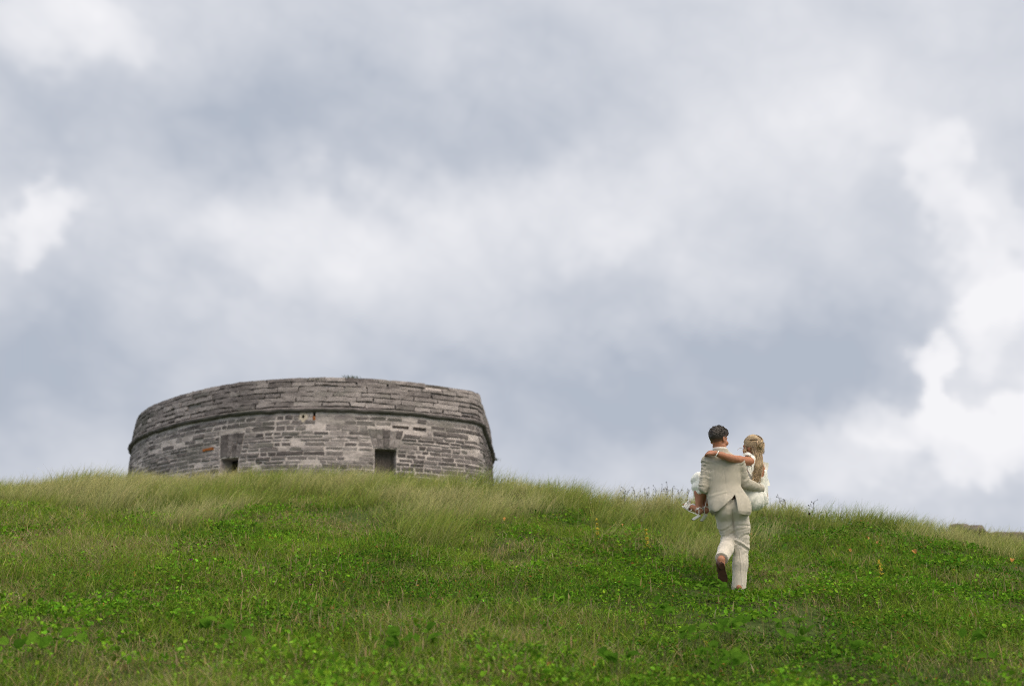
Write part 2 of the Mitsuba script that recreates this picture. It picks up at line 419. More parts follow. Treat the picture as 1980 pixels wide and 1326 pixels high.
bq = [(BRICK[0] - .31, 6.34), (BRICK[0] + .31, 6.37), (BRICK[0] + .31, 6.47), (BRICK[0] - .31, 6.44)]
tag(put('stone_fort__lintel', stone_mesh(0, 0, 0, 0, .03, zs=bq), 'mat_rust'), 'rusty orange block in the wall beside the window')
rq = [(H2 - .035, 7.20), (H2 + .045, 7.22), (H2 + .05, 7.37), (H2 - .05, 7.37)]
tag(put('stone_fort__drain', stone_mesh(0, 0, 0, 0, .01, zs=rq), 'mat_rust'), 'rust-stained spout stone under the moulding')
scene['mat_lime'] = {'type': 'twosided', 'bsdf': {'type': 'diffuse', 'reflectance': {'type': 'rgb', 'value': [.55, .50, .43]}}}
an = np.linspace(0, 2 * np.pi, 14, endpoint=False)
_lp = [(H1 + .15 * math.cos(a) * (.8 + .4 * rng.random()), 7.35 + .16 * math.sin(a) * (.8 + .5 * rng.random())) for a in an]
_li = [(H1 + .058 * math.cos(a), 7.36 + .064 * math.sin(a)) for a in an]
lv = np.vstack([face(np.array([a for a, _ in q]), np.array([b for _, b in q]), np.full(14, o)) for q, o in ((_lp, -.06), (_lp, .012), (_li, .016), (_li, -.3))])
i14 = np.arange(14); j14 = (i14 + 1) % 14
lf = np.vstack([np.vstack([np.stack([a * 14 + i14, a * 14 + j14, (a + 1) * 14 + j14], -1), np.stack([a * 14 + i14, (a + 1) * 14 + j14, (a + 1) * 14 + i14], -1)]) for a in range(3)])
tag(put('stone_fort__drain', (lv, lf), 'mat_lime'), 'pale patch of lime around a small drain hole')

# door leaf set back in the right opening: upright boards in a frame
scene['mat_door'] = matte(mikit.proc(lambda p, n, uv: mixc((.185, .165, .15), (.10, .09, .085), fb(p.x * 30, p.y * 30, p.z * 2.2, 3))), .85, .2)


def box_at(s, z0, z1, c0, c1, o0, o1):
    p, t, n = frame_at(s)
    v = np.array([p + t * a + n * o + UP * b for a in (c0, c1) for o in (o0, o1) for b in (z0, z1)])
    h = trimesh.convex.convex_hull(v); return np.array(h.vertices), np.array(h.faces)


for i in range(4):
    put('stone_fort__door__board', box_at(DOOR_S, 2.8, 6.14, -.385 + i * .177, -.385 + i * .177 + .170, -.55, -.50 - .006 * (i % 2)), 'mat_door')
put('stone_fort__door__frame', join([box_at(DOOR_S, 6.141, 6.245, -.389, .389, -.57, -.46), box_at(DOOR_S, 2.8, 6.14, .326, .389, -.57, -.46)]), 'mat_door')


# ------------------------------------------------------------------ ruined wall on the right shoulder of the hill, and shrubs beyond the left shoulder
def rubble_block(c, size, rot, seed, jit=.12):
    r = np.random.default_rng(seed)
    m = trimesh.creation.icosphere(2); v = np.array(m.vertices)
    v = np.sign(v) * np.abs(v) ** .45
    v *= np.array(size) / 2 * (1 + jit * (meshkit.noise(v * 1.7 + seed * 3.1, seed)[:, None] - .5) * 2)
    c_, s_ = math.cos(rot), math.sin(rot)
    return v @ np.array([[c_, s_, 0], [-s_, c_, 0], [0, 0, 1]]) + c, np.array(m.faces)


ruin = thing('ruined_wall')
tag(ruin, 'low broken stone wall at the far right edge of the hill', 'wall')
scene['mat_ruin'] = {'type': 'twosided', 'bsdf': {'type': 'diffuse', 'reflectance': mikit.proc(wall_bsdf((.26, .23, .22), (.12, .10, .10), 51.))}}
for k in range(8, 15):                    # the high piece
    x = 11.75 + k * .135 * 1.0
    top = np.interp(x, [11.7, 12.2, 13.0, 13.75], [2.97, 2.97, 2.97, 2.89])
    for j, zz in enumerate(np.arange(top - .11, 1.3, -.23)):
        if (k + j) % 4 == 0 or j > 6:
            if j > 2: continue
        if k % 3 == (j % 3):
            put('ruined_wall__stone', rubble_block([x + .12 * ((j * 7 + k) % 3 - 1), 30 + .05 * ((k * 5 + j) % 4), zz], [.40, .5, .225], .05 * k, k * 9 + j, .2), 'mat_ruin', smooth=True)
put('ruined_wall__core', join([rubble_block([13.3, 30.25, 1.8], [1.1, .45, 2.1], .02, 3, .04)]), 'mat_ruin', smooth=True)
for k in range(6):                        # the low run that leaves the frame
    put('ruined_wall__stone', rubble_block([14.0 + k * .42, 30.1, 2.62 - .004 * k], [.46, .5, .26], .02 * k, 200 + k, .06), 'mat_ruin', smooth=True)
put('ruined_wall__core', rubble_block([15.1, 30.3, 1.7], [2.7, .4, 1.7], 0, 7, .04), 'mat_ruin', smooth=True)


# ------------------------------------------------------------------ modelling of bodies and cloth: blended distance fields turned into one surface
class Field:
    def __init__(s, lo, hi, h):
        s.lo, s.h = np.array(lo, float), h
        n = np.ceil((np.array(hi) - s.lo) / h).astype(int) + 1
        s.ax = [s.lo[k] + h * np.arange(n[k]) for k in range(3)]
        s.F = np.full(n, .5, np.float32)

    def box(s, lo, hi, m):
        sl = tuple(slice(max(0, int((lo[k] - m - s.lo[k]) / s.h)), min(len(s.ax[k]), int((hi[k] + m - s.lo[k]) / s.h) + 2)) for k in range(3))
        return sl, [a.astype(np.float32) for a in np.meshgrid(*[s.ax[k][sl[k]] for k in range(3)], indexing='ij', sparse=True)]

    def mix(s, sl, d, k, cut=False):
        f = s.F[sl]
        if cut:
            d = -d; h = np.clip(k - np.abs(f - d), 0, None) / k; s.F[sl] = np.maximum(f, d) + h * h * k / 4
        else:
            h = np.clip(k - np.abs(f - d), 0, None) / k; s.F[sl] = np.minimum(f, d) - h * h * k / 4

    def cap(s, a, b, ra, rb=None, k=.02, cut=False):
        rb = ra if rb is None else rb; a, b = np.asarray(a, float), np.asarray(b, float); r = max(ra, rb)
        sl, (X, Y, Z) = s.box(np.minimum(a, b) - r, np.maximum(a, b) + r, k + 3 * s.h)
        ab = b - a; L = max(ab @ ab, 1e-9)
        t = np.clip(((X - a[0]) * ab[0] + (Y - a[1]) * ab[1] + (Z - a[2]) * ab[2]) / L, 0, 1)
        d = np.sqrt((X - a[0] - ab[0] * t) ** 2 + (Y - a[1] - ab[1] * t) ** 2 + (Z - a[2] - ab[2] * t) ** 2) - (ra + (rb - ra) * t)
        s.mix(sl, d, k, cut); return s

    def chain(s, pts, radii, k=.02):
        for a, b, ra, rb in zip(pts[:-1], pts[1:], radii[:-1], radii[1:]): s.cap(a, b, ra, rb, k)
        return s

    def ell(s, c, r, R=None, k=.02, cut=False):
        c, r = np.asarray(c, float), np.asarray(r, float); m = r.max()
        e = r if R is None else np.full(3, m)
        sl, (X, Y, Z) = s.box(c - e, c + e, k + 3 * s.h)
        x, y, z = X - c[0], Y - c[1], Z - c[2]
        if R is not None:
            R = np.asarray(R); x, y, z = (x * R[i][0] + y * R[i][1] + z * R[i][2] for i in range(3))
        q = np.sqrt((x / r[0]) ** 2 + (y / r[1]) ** 2 + (z / r[2]) ** 2); g = np.sqrt((x / r[0] ** 2) ** 2 + (y / r[1] ** 2) ** 2 + (z / r[2] ** 2) ** 2) + 1e-6
        s.mix(sl, q * (q - 1) / g, k, cut); return s

    def grid(s): return np.meshgrid(*s.ax, indexing='ij', sparse=True)

    def shell(s, t): s.F = np.maximum(s.F, -(s.F + t)); return s

    def keep(s, fn): s.F = np.maximum(s.F, fn(*s.grid()).astype(np.float32)); return s

    def mesh(s, smooth=1):
        F = s.F.copy()
        F[[0, -1]] = .1; F[:, [0, -1]] = .1; F[:, :, [0, -1]] = .1
        I = F < 0; n = np.array(F.shape)
        c = sum(I[a:n[0] - 1 + a, b:n[1] - 1 + b, e:n[2] - 1 + e].astype(np.int8) for a in (0, 1) for b in (0, 1) for e in (0, 1))
        act = (c > 0) & (c < 8); idx = np.argwhere(act); num = -np.ones(act.shape, int); num[act] = np.arange(len(idx))
        acc, cnt = np.zeros((len(idx), 3)), np.zeros(len(idx))
        corners = [(a, b, e) for a in (0, 1) for b in (0, 1) for e in (0, 1)]
        val = {k: F[tuple((idx + k).T)] for k in corners}
        for k in corners:
            for axis_ in range(3):
                if k[axis_] == 0:
                    k2 = tuple(1 if i == axis_ else k[i] for i in range(3)); a, b = val[k], val[k2]
                    on = (a < 0) != (b < 0); t = np.where(on, a / np.where(on, a - b, 1), 0)
                    p = np.array(k, float)[None] + np.eye(3)[axis_] * t[:, None]
                    acc += p * on[:, None]; cnt += on
        V = (idx + acc / cnt[:, None]) * s.h + s.lo
        faces = []
        for ax in range(3):
            o1, o2 = [(1, 2), (2, 0), (0, 1)][ax]
            sl0 = [slice(None)] * 3; sl1 = [slice(None)] * 3; sl0[ax] = slice(0, -1); sl1[ax] = slice(1, None)
            ch = I[tuple(sl0)] != I[tuple(sl1)]; e = np.argwhere(ch); e = e[(e[:, o1] > 0) & (e[:, o2] > 0) & (e[:, o1] < n[o1] - 1) & (e[:, o2] < n[o2] - 1)]
            inside = I[tuple(e.T)]
            u, w = np.eye(3, dtype=int)[o1], np.eye(3, dtype=int)[o2]
            q = np.stack([num[tuple((e - u - w).T)], num[tuple((e - w).T)], num[tuple(e.T)], num[tuple((e - u).T)]], -1)
            q = np.where(inside[:, None], q, q[:, ::-1]); faces += [q[:, [0, 1, 2]], q[:, [0, 2, 3]]]
        f = np.vstack(faces); f = f[(f >= 0).all(1)]
        t = trimesh.Trimesh(V, f, process=False)
        if smooth: trimesh.smoothing.filter_taubin(t, lamb=.5, nu=.53, iterations=4 * smooth)
        return t


def fold(t, amp, scale, seed, where=None):     # cloth folds: push along the normals by stretched noise
    v = np.array(t.vertices); n = np.array(t.vertex_normals)
    d = (meshkit.fbm(v * scale, 3, seed) - .5) * 2 * amp
    if where is not None: d = d * where(v)
    return v + n * d[:, None], np.array(t.faces)


BASE = np.array([2.35, 11.1, .41])            # where the man stands


def P(x, z, dy=0.):                            # a point of the pair, its sideways and height read at the man's distance, dy metres beyond him
    s = 1 + dy / BASE[1]
    return np.array([(BASE[0] + x) * s - BASE[0], dy, (BASE[2] + z) * s - BASE[2]])


def world(m):
    v, f = (m.vertices, m.faces) if hasattr(m, 'vertices') else m
    return np.asarray(v) + BASE, np.asarray(f)


def head(S, c, f, up, jaw=1., k=.02, g=1.06):
    f = unit(f); r = unit(np.cross(f, up)); u = np.cross(r, f); R = [r, f, u]
    at = lambda a, b, e: c + g * (r * a + f * b + u * e)
    S.ell(at(0, -.012, .025), (.074 * g, .095 * g, .088 * g), R, k)
    S.ell(at(0, .028, -.050), (.058 * jaw, .066, .074), R, .03)
    S.cap(at(-.022 * jaw, .066, -.104), at(.022 * jaw, .066, -.104), .021, k=.025)
    S.cap(at(-.052 * jaw, .005, -.078), at(-.030 * jaw, .055, -.100), .022, k=.02); S.cap(at(.052 * jaw, .005, -.078), at(.030 * jaw, .055, -.100), .022, k=.02)
    S.cap(at(-.034, .074, .022), at(.034, .074, .022), .016, k=.02)
    S.cap(at(0, .088, .008), at(0, .108, -.036), .009, .014, k=.012)
    S.cap(at(-.018, .084, -.066), at(.018, .084, -.066), .010, k=.008); S.cap(at(-.014, .083, -.080), at(.014, .083, -.080), .009, k=.008)
    for sx in (-1, 1):
        S.ell(at(sx * .032, .092, -.002), (.016, .012, .010), R, .008, cut=True); S.ell(at(sx * .032, .078, -.002), (.013, .013, .012), R, .002)
        S.ell(at(sx * .050, .060, -.035), (.024, .028, .026), R, .02)
        S.ell(at(sx * .078, -.012, -.012), (.010, .021, .034), R, .006); S.ell(at(sx * .086, -.006, -.008), (.006, .012, .020), R, .006, cut=True)
    return R, at


def hand(S, wrist, d, palm, side, size=1., curl=.5, spread=.10):
    """Palm and five fingers from the wrist along d; palm: the way the palm faces; side: towards the thumb."""
    d = unit(d); palm = unit(palm - d * (palm @ d)); side = unit(side - d * (side @ d) - palm * (side @ palm)); z = size
    knuckles = wrist + d * .088 * z
    for i in range(4):
        o = side * (.031 - .0205 * i) * z
        S.cap(wrist + o * .55 + d * .012, knuckles + o, .0135 * z, .0115 * z, k=.012)
        L = [.072, .080, .075, .058][i] * z; a = curl * (.7 + .08 * i); p = knuckles + o; dr_ = d + side * spread * (1.5 - i) * .6; ra = [.0098, .0092, .0082, .0072]
        for j, fr in enumerate((.45, .32, .25)):
            dr_ = unit(dr_ * math.cos(a) + palm * math.sin(a)); q = p + dr_ * L * fr
            S.cap(p, q, ra[j] * z, ra[j + 1] * z, k=.004); p = q
    t0 = wrist + d * .022 + side * .022 * z; t1 = t0 + unit(d * .75 + side * .7 + palm * .35) * .040 * z
    t2 = t1 + unit(d * .95 + side * .3 + palm * .45) * .032 * z; t3 = t2 + unit(d + palm * .5) * .026 * z
    S.chain([t0, t1, t2, t3], [.015 * z, .0118 * z, .0102 * z, .0085 * z], .006)


def skin(col, blotch):
    return matte(mikit.proc(lambda p, n, uv: mixc(col, blotch, fb(p.x * 14, p.y * 14, p.z * 14, 3))), .5, .35)


scene['mat_skin_man'] = skin((.40, .195, .120), (.33, .145, .085))
scene['mat_skin_woman'] = skin((.43, .205, .125), (.36, .150, .090))


def linen(a, b, sl):
    def fn(p, n, uv):
        w = fb(p.x * 520, p.y * 520, p.z * 90, 2); v = fb(p.x * 90, p.y * 90, p.z * 520, 2)
        return mixc(b, a, sst(.3, .7, w * .5 + v * .5)) * (.93 + .14 * fb(p.x * sl, p.y * sl, p.z * sl, 2))
    return matte(mikit.proc(fn), .9, .15, sheen=.3)


scene['mat_linen'] = linen((.442, .424, .368), (.412, .395, .343), 5)
scene['mat_trousers'] = linen((.565, .540, .486), (.528, .505, .454), 5)
scene['mat_shirt'] = matte((.80, .80, .79), .8)
scene['mat_belt'] = matte((.09, .045, .03), .45, .5)
scene['mat_shoe'] = matte(mikit.proc(lambda p, n, uv: mixc((.105, .042, .028), (.055, .022, .016), fb(p.x * 25, p.y * 25, p.z * 25, 3))), .42, .5)
scene['mat_sole'] = matte(mikit.proc(lambda p, n, uv: mixc((.035, .018, .014), (.075, .03, .02), fb(p.x * 22, p.y * 22, p.z * 22, 3))), .6, .4)
scene['mat_tan'] = matte((.34, .21, .11), .6)
scene['mat_hair'] = matte(VC, .45, .5)

# ------------------------------------------------------------------ the man, walking up the hill with the woman in his arms
man = thing('person')
tag(man, 'man in light linen suit walking uphill, carrying a woman in his arms', 'person')
hipL, hipR = P(-.105, .86, .0), P(.065, .86, .02)
kneeL, kneeR = P(-.048, .535, .11), P(.073, .46, .06)
ankL, ankR = P(-.148, .315, -.30), P(.020, .075, .02)
shL, shR = P(-.245, 1.365, .03), P(.085, 1.350, .03)
elbL, elbR = P(-.300, 1.065, .00), P(.150, 1.120, .09)
wrL, wrR = P(-.205, 1.02, .33), P(.325, 1.055, .24)
hc = P(-.106, 1.598, .02); hf = np.array([.74, .66, -.10])
S = Field((-.62, -.55, -.12), (.62, .62, 1.82), .0062)
R_, hat = head(S, hc, hf, UP)
S.chain([P(-.098, 1.36, .03), P(-.100, 1.47, .025), P(-.112, 1.555, .015)], [.070, .060, .058], .03)
S.ell(P(-.085, 1.22, .04), (.165, .095, .20), k=.05).ell(P(-.04, .95, .02), (.150, .100, .17), k=.05)
S.chain([P(-.20, 1.37, .03), P(.05, 1.36, .03)], [.055, .055], .04)
for sh, el, wr in ((shL, elbL, wrL), (shR, elbR, wrR)): S.chain([sh, el, wr], [.042, .034, .025], .02)
hand(S, wrL, P(-.12, 1.03, .43) - wrL, np.array([.1, -.5, .9]), np.array([.2, .6, .5]), 1.05, .45)
hand(S, wrR, P(.345, 1.045, .36) - wrR, np.array([-.55, .5, .3]), np.array([.1, .3, .9]), 1.05, .45)
for hp, kn, an in ((hipL, kneeL, ankL), (hipR, kneeR, ankR)): S.chain([hp, kn, an], [.080, .052, .036], .03)
S.chain([ankR, P(.022, .035, -.03)], [.036, .034]); S.chain([P(.022, .03, -.02), P(.03, .02, .16)], [.034, .03])
S.chain([ankL, P(-.150, .27, -.30)], [.036, .034]); S.chain([P(-.150, .27, -.30), P(-.133, .10, -.235)], [.034, .028])
put('person__body', world(S.mesh(0)), 'mat_skin_man', smooth=True)

# hair: short at the nape and sides, curls on top
S = Field(hc - .17, hc + .19, .0038)
S.ell(hat(0, -.014, .030), (.088, .111, .102), R_, .02).ell(hat(0, .006, .070), (.078, .094, .068), R_, .03).ell(hat(0, .062, .080), (.056, .048, .044), R_, .03)
r_, f_, u_ = R_


def hairline(X, Y, Z):
    a = (X - hc[0]) * f_[0] + (Y - hc[1]) * f_[1] + (Z - hc[2]) * f_[2]; b = (X - hc[0]) * u_[0] + (Y - hc[1]) * u_[1] + (Z - hc[2]) * u_[2]
    return np.interp(a, [-.11, -.07, -.03, .0, .03, .07, .10], [-.058, -.054, -.036, .000, .030, .056, .060]) - b


S.keep(hairline)
t = S.mesh(0); v0 = np.array(t.vertices); up_ = np.clip(((v0 - hc) @ u_ + .01) / .05, .15, 1)
v, f = fold(t, .008, 62, 4, lambda q: up_)
v = v + np.array(t.vertex_normals) * ((meshkit.noise(v * 120, 8) - .5) * .006 * up_)[:, None]
_a = (v0 - hc) @ f_; _d = (v0 - hc) @ u_ - np.interp(_a, [-.11, -.07, -.03, .0, .03, .07, .10], [-.058, -.054, -.036, .000, .030, .056, .060])
_k = np.clip(_d / .045, 0, 1)[:, None]                     # cropped close towards the nape, so the skin shows through
pieces, cols = [(v, f)], [(np.array([.15, .085, .055]) * (1 - _k) + np.array([.024, .020, .018]) * _k) * (.6 + .8 * meshkit.noise(v * 70, 9))[:, None]]
r2 = np.random.default_rng(5)
top = v[((v - hc) @ u_ > .030)]
for k in range(420):
    c = top[r2.integers(len(top))]; o = unit(c - hc); a = unit(np.cross(o, r2.normal(size=3))); b = np.cross(o, a); rad = r2.uniform(.005, .0095); th = np.linspace(0, r2.uniform(3.5, 6.5), 9) + r2.random() * 6
    pts = c + rad * (np.cos(th)[:, None] * a + np.sin(th)[:, None] * (b * .6 + o * .7)) + o * np.linspace(-.004, .005, 9)[:, None]
    q = tube(pts, np.linspace(.0030, .0014, 9), 4); pieces.append(q); cols.append(np.tile(np.array([.030, .025, .022]) * r2.uniform(.5, 2.2), (len(q[0]), 1)))
m = join(pieces)
tag(put('person__hair', world(m), 'mat_hair', smooth=True, color=np.vstack(cols)), 'short dark curly hair')

# shirt collar
S = Field(P(-.24, 1.40, -.14), P(.05, 1.56, .2), .004)
S.chain([P(-.098, 1.38, .035), P(-.101, 1.512, .018)], [.084, .0735], .02)
S.keep(lambda X, Y, Z: Z - 1.505 - .25 * (Y - .02) * (Y > .02)).shell(.008).keep(lambda X, Y, Z: 1.41 - Z)
put('person__shirt_collar', world(S.mesh()), 'mat_shirt', smooth=True)

# jacket
S = Field((-.50, -.30, .74), (.50, .52, 1.56), .0056)
S.chain([P(-.232, 1.350, .035), P(.078, 1.338, .035)], [.077, .077], .05)
S.chain([P(-.085, 1.37, .035), P(-.098, 1.475, .022)], [.125, .072], .05)
S.ell(P(-.084, 1.22, .045), (.198, .132, .24), k=.06).ell(P(-.080, 1.03, .04), (.184, .128, .22), k=.06).ell(P(-.030, .88, .01), (.222, .160, .22), k=.06)
S.chain([shL + [.006, 0, -.010], elbL, wrL], [.060, .046, .041], .012)
S.chain([shR + [.006, 0, 0], elbR, wrR], [.070, .060, .048], .016)
S.shell(.013)
axL = unit(wrL - elbL); axR = unit(wrR - elbR)
S.keep(lambda X, Y, Z: np.where((X < -.1) & (Z < 1.16) & (Y > .14), (X - wrL[0]) * axL[0] + (Y - wrL[1]) * axL[1] + (Z - wrL[2]) * axL[2], -1.))
S.keep(lambda X, Y, Z: np.where((X > .12) & (Z < 1.22) & (Y > .1), (X - wrR[0]) * axR[0] + (Y - wrR[1]) * axR[1] + (Z - wrR[2]) * axR[2], -1.))
S.keep(lambda X, Y, Z: (Z - (1.508 - .10 * np.clip(Y - .02, -1, 1))) )


def hem(X, Y, Z):
    left = np.interp(X, [-.33, -.27, -.240, -.210, -.175, -.08, -.03, .000, .006], [.88, .87, .825, .796, .812, .895, .938, .976, .985])
    back = np.where(X < .006, left, .764)
    w = np.clip((Y - .0) / .10, 0, 1)
    arm = (X < -.245) & (Z > .93)
    return np.where(arm, -1., back * (1 - w) + .81 * w - Z)


S.keep(hem)
t = S.mesh()
v, f = fold(t, .006, np.array([6, 6, 9.0]), 31)
nrm = np.array(t.vertex_normals)


def near_seg(v, a, b):
    ab = b - a; k = np.clip(((v - a) @ ab) / (ab @ ab), 0, 1); return np.linalg.norm(v - a - k[:, None] * ab, axis=1), k


for a, b, sd in ((shL, elbL, 3), (elbL, wrL, 4), (shR, elbR, 5), (elbR, wrR, 6)):     # sleeve creases run across the arm
    d, k = near_seg(v, a, b); w = np.exp(-np.clip(d - .06, 0, None) / .02) * np.clip(np.abs(k - .5) * 1.2 + .4, 0, 1)
    ph = k * np.linalg.norm(b - a) * 105 + 5 * meshkit.noise(v * 18, sd)
    v = v + nrm * (w * (.0060 * (1.6 * np.abs(np.sin(ph * .45)) - 1) + .0035 * (1.6 * np.abs(np.sin(ph * .8 + 1)) - 1)))[:, None]
rd = np.exp(-((v[:, 0] - .115) / .03) ** 2) * np.exp(-((v[:, 2] - 1.27) / .10) ** 2) * (v[:, 1] < .0); v[:, 1] += .012 * rd
rd = np.exp(-((v[:, 0] + .275) / .022) ** 2) * (v[:, 2] < 1.31) * (v[:, 2] > 1.0) * (v[:, 1] < .05); v[:, 1] += .010 * rd
lo = np.clip((1.0 - v[:, 2]) / .2, 0, 1) * (v[:, 1] < .02) * (np.abs(v[:, 0] + .05) < .3)
v[:, 1] -= lo * np.where(v[:, 0] > .006, .085, .065) + .010 * lo * np.sin(v[:, 0] * 46)
seam = np.exp(-((v[:, 0] + .082 - .04 * (1.2 - v[:, 2])) / .0045) ** 2) * (v[:, 1] < -.02) * (v[:, 2] > .98); v[:, 1] += .004 * seam
diag = np.exp(-(((v[:, 2] - .985) - .22 * (v[:, 0] + .2)) / .012) ** 2) * (v[:, 1] < -.02) * (v[:, 0] < -.07); v[:, 1] -= .008 * diag
tag(put('person__jacket', world((v, f)), 'mat_linen', smooth=True), 'light linen jacket lifted at its back vent')
# turned-down jacket collar
S = Field(P(-.26, 1.38, -.16), P(.08, 1.56, .2), .0042)
S.chain([P(-.090, 1.40, .032), P(-.100, 1.496, .020)], [.105, .0795], .03)
S.keep(lambda X, Y, Z: Z - 1.492 + .18 * np.clip(Y, 0, 1)).shell(.010).keep(lambda X, Y, Z: 1.428 - Z)
put('person__jacket__collar', world(S.mesh()), 'mat_linen', smooth=True)

# belt and trousers
S = Field((-.36, -.56, -.04), (.33, .3, 1.02), .0056)
S.ell(P(-.022, .90, .015), (.163, .122, .14), k=.04)
S.ell(P(-.085, .845, -.035), (.105, .105, .12), k=.04).ell(P(.055, .845, -.03), (.102, .105, .12), k=.04)
kL2, aL2 = kneeL + [0, .012, 0], ankL + (kneeL - ankL) * .06
S.chain([hipL, hipL * .45 + kneeL * .55, kL2], [.100, .090, .078], .035)
S.chain([kL2, kneeL * .5 + ankL * .5 + [0, 0, -.012], aL2], [.080, .074, .067], .035)
S.chain([hipR + [-.004, -.01, 0], hipR * .5 + kneeR * .5 + [.008, -.005, 0], kneeR, kneeR * .5 + ankR * .5 + [.002, -.008, 0], ankR + [0, -.004, -.045]], [.100, .095, .080, .077, .074], .035)
S.cap(P(-.020, .80, -.15), P(-.020, .90, -.16), .014, .010, k=.03, cut=True)
axs = unit(ankL - kneeL)
S.keep(lambda X, Y, Z: np.where((Z < .5) & (Y < -.1) & (X < -.06), (X - aL2[0]) * axs[0] + (Y - aL2[1]) * axs[1] + (Z - aL2[2]) * axs[2] - .005, -1.))
S.keep(lambda X, Y, Z: np.where(X > -.065, .008 - .035 - Z, -1.))
S.keep(lambda X, Y, Z: Z - .962)
t = S.mesh()
v, f = fold(t, .0045, np.array([13, 10, 9.0]), 71)
nrm = np.array(t.vertex_normals)
for a, b, sd, am in ((hipL, kneeL, 13, .0034), (kneeL, ankL, 14, .003), (hipR, kneeR, 15, .0026), (kneeR, ankR, 16, .0018)):
    d, k = near_seg(v, a, b); w = np.exp(-np.clip(d - .10, 0, None) / .02) * np.exp(-((k - (.75 if sd % 2 else .15)) / .35) ** 2)
    ph = k * np.linalg.norm(b - a) * 62 + 26 * v[:, 0] + 5 * meshkit.noise(v * 9, sd)
    v = v + nrm * (w * am * 1.5 * ((1.7 * np.abs(np.sin(ph * .5)) - 1) + .5 * np.sin(ph * 1.9 + 1)))[:, None]
cr = np.exp(-((v[:, 2] - .485 + .62 * (v[:, 0] - .07)) / .014) ** 2) * (v[:, 0] > -.01) * (v[:, 1] < .06); v[:, 1] -= .012 * cr       # the deep crease behind the right knee
cr = np.exp(-((v[:, 2] - .455 + .62 * (v[:, 0] - .07)) / .012) ** 2) * (v[:, 0] > -.01) * (v[:, 1] < .06); v[:, 1] += .010 * cr
cr = np.exp(-((v[:, 2] - .665) / .010) ** 2) * (v[:, 0] > .0) * (v[:, 1] < .05); v[:, 1] += .010 * cr
cr = np.exp(-((v[:, 2] - .555) / .012) ** 2) * (v[:, 0] < -.03) * (v[:, 1] < .05); v[:, 1] += .014 * cr
gr_ = np.exp(-((v[:, 0] - (-.022 + .16 * (.80 - v[:, 2]))) / .011) ** 2) * np.clip((.83 - v[:, 2]) / .06, 0, 1) * (v[:, 2] > .54) * (v[:, 1] < .03); v[:, 1] += .030 * gr_      # between seat and thighs
cr = np.exp(-((v[:, 0] - .045) / .006) ** 2) * (v[:, 2] < .42) * (v[:, 2] > .05) * (v[:, 1] < .05) * (v[:, 0] > -.05); v[:, 1] -= .005 * cr
tag(put('person__trousers', world((v, f)), 'mat_trousers', smooth=True), 'cream linen trousers creased behind the knees')
a = np.linspace(0, 2 * np.pi, 49)[:-1]
ring = lambda zz, ex: np.stack([P(-.022, 0, 0)[0] + (.150 + ex) * np.cos(a), .015 + (.112 + ex) * np.sin(a), 0 * a + zz], -1)
rings = np.array([ring(.930, .0), ring(.932, .012), ring(.962, .012), ring(.965, .0)]); NS_, NS = NS, 48
tag(put('person__belt', world(band_mesh(rings, True)), 'mat_belt', smooth=40), 'dark brown leather belt'); NS = NS_


# shoes: the left one lifted with its sole to the viewer, the right one in the grass
def shoe(heel, toe, soleward, key):
    d = unit(toe - heel); s = unit(soleward - d * (soleward @ d)); x = np.cross(d, s); L = np.linalg.norm(toe - heel)
    at = lambda a, b, e: heel + d * a * L + s * b + x * e
    t = np.linspace(0, 1, 15)
    wid = np.interp(t, [0, .06, .2, .42, .66, .84, .95, 1], [.012, .029, .034, .032, .046, .043, .026, .006]); mid = np.interp(t, [0, .4, .75, 1], [0, -.002, .004, .010])
    o = np.vstack([np.stack([t, mid + wid], -1), np.stack([t[::-1], (mid - wid)[::-1]], -1)]); m = len(o)
    lv = []
    for b, g in ((.0, 1.03), (.010, 1.03), (.0125, .97)):
        lv.append(np.array([at(p, b, q * g) for p, q in o]))
    v = np.vstack(lv); i = np.arange(m); j = (i + 1) % m
    f = [np.stack([a * m + i, a * m + j, (a + 1) * m + j], -1) for a in range(2)] + [np.stack([a * m + i, (a + 1) * m + j, (a + 1) * m + i], -1) for a in range(2)]
    c = np.array([[b + k, b + k + 1, b + m - 2 - k] for b in (0, 2 * m) for k in range(14)] + [[b + k, b + m - 2 - k, b + m - 1 - k] for b in (0, 2 * m) for k in range(14)])
    put(key + '__sole', world((v, np.vstack(f + [c]))), 'mat_sole', smooth=40)
    hb = [np.array([at(.02 + .25 * p, .0125 + b, q * .030) for p, q in zip(.5 + .5 * np.cos(a), np.sin(a))]) for b in (0, .014)]
    n8 = len(hb[0]); hv = np.vstack(hb + [at(.145, .0265, 0)[None]]); i = np.arange(n8); j = (i + 1) % n8
    put(key + '__heel', world((hv, np.vstack([np.stack([i, j, n8 + j], -1), np.stack([i, n8 + j, n8 + i], -1), np.stack([n8 + i, n8 + j, i * 0 + 2 * n8], -1)]))), 'mat_sole', smooth=40)
    F = Field(np.minimum(heel, toe) - .12, np.maximum(heel, toe) + .12, .0045)
    F.chain([at(.14, -.030, 0), at(.40, -.030, 0), at(.70, -.020, .004), at(.88, -.017, .006)], [.036, .034, .040, .030], .03)
    F.chain([at(.12, -.055, 0), at(.30, -.060, 0)], [.036, .036], .03)
    F.keep(lambda X, Y, Z: (X - heel[0]) * s[0] + (Y - heel[1]) * s[1] + (Z - heel[2]) * s[2])
    F.cap(at(.2, -.07, 0), at(.2, -.16, 0), .033, .04, k=.01, cut=True)
    put(key + '__upper', world(F.mesh()), 'mat_shoe', smooth=True)


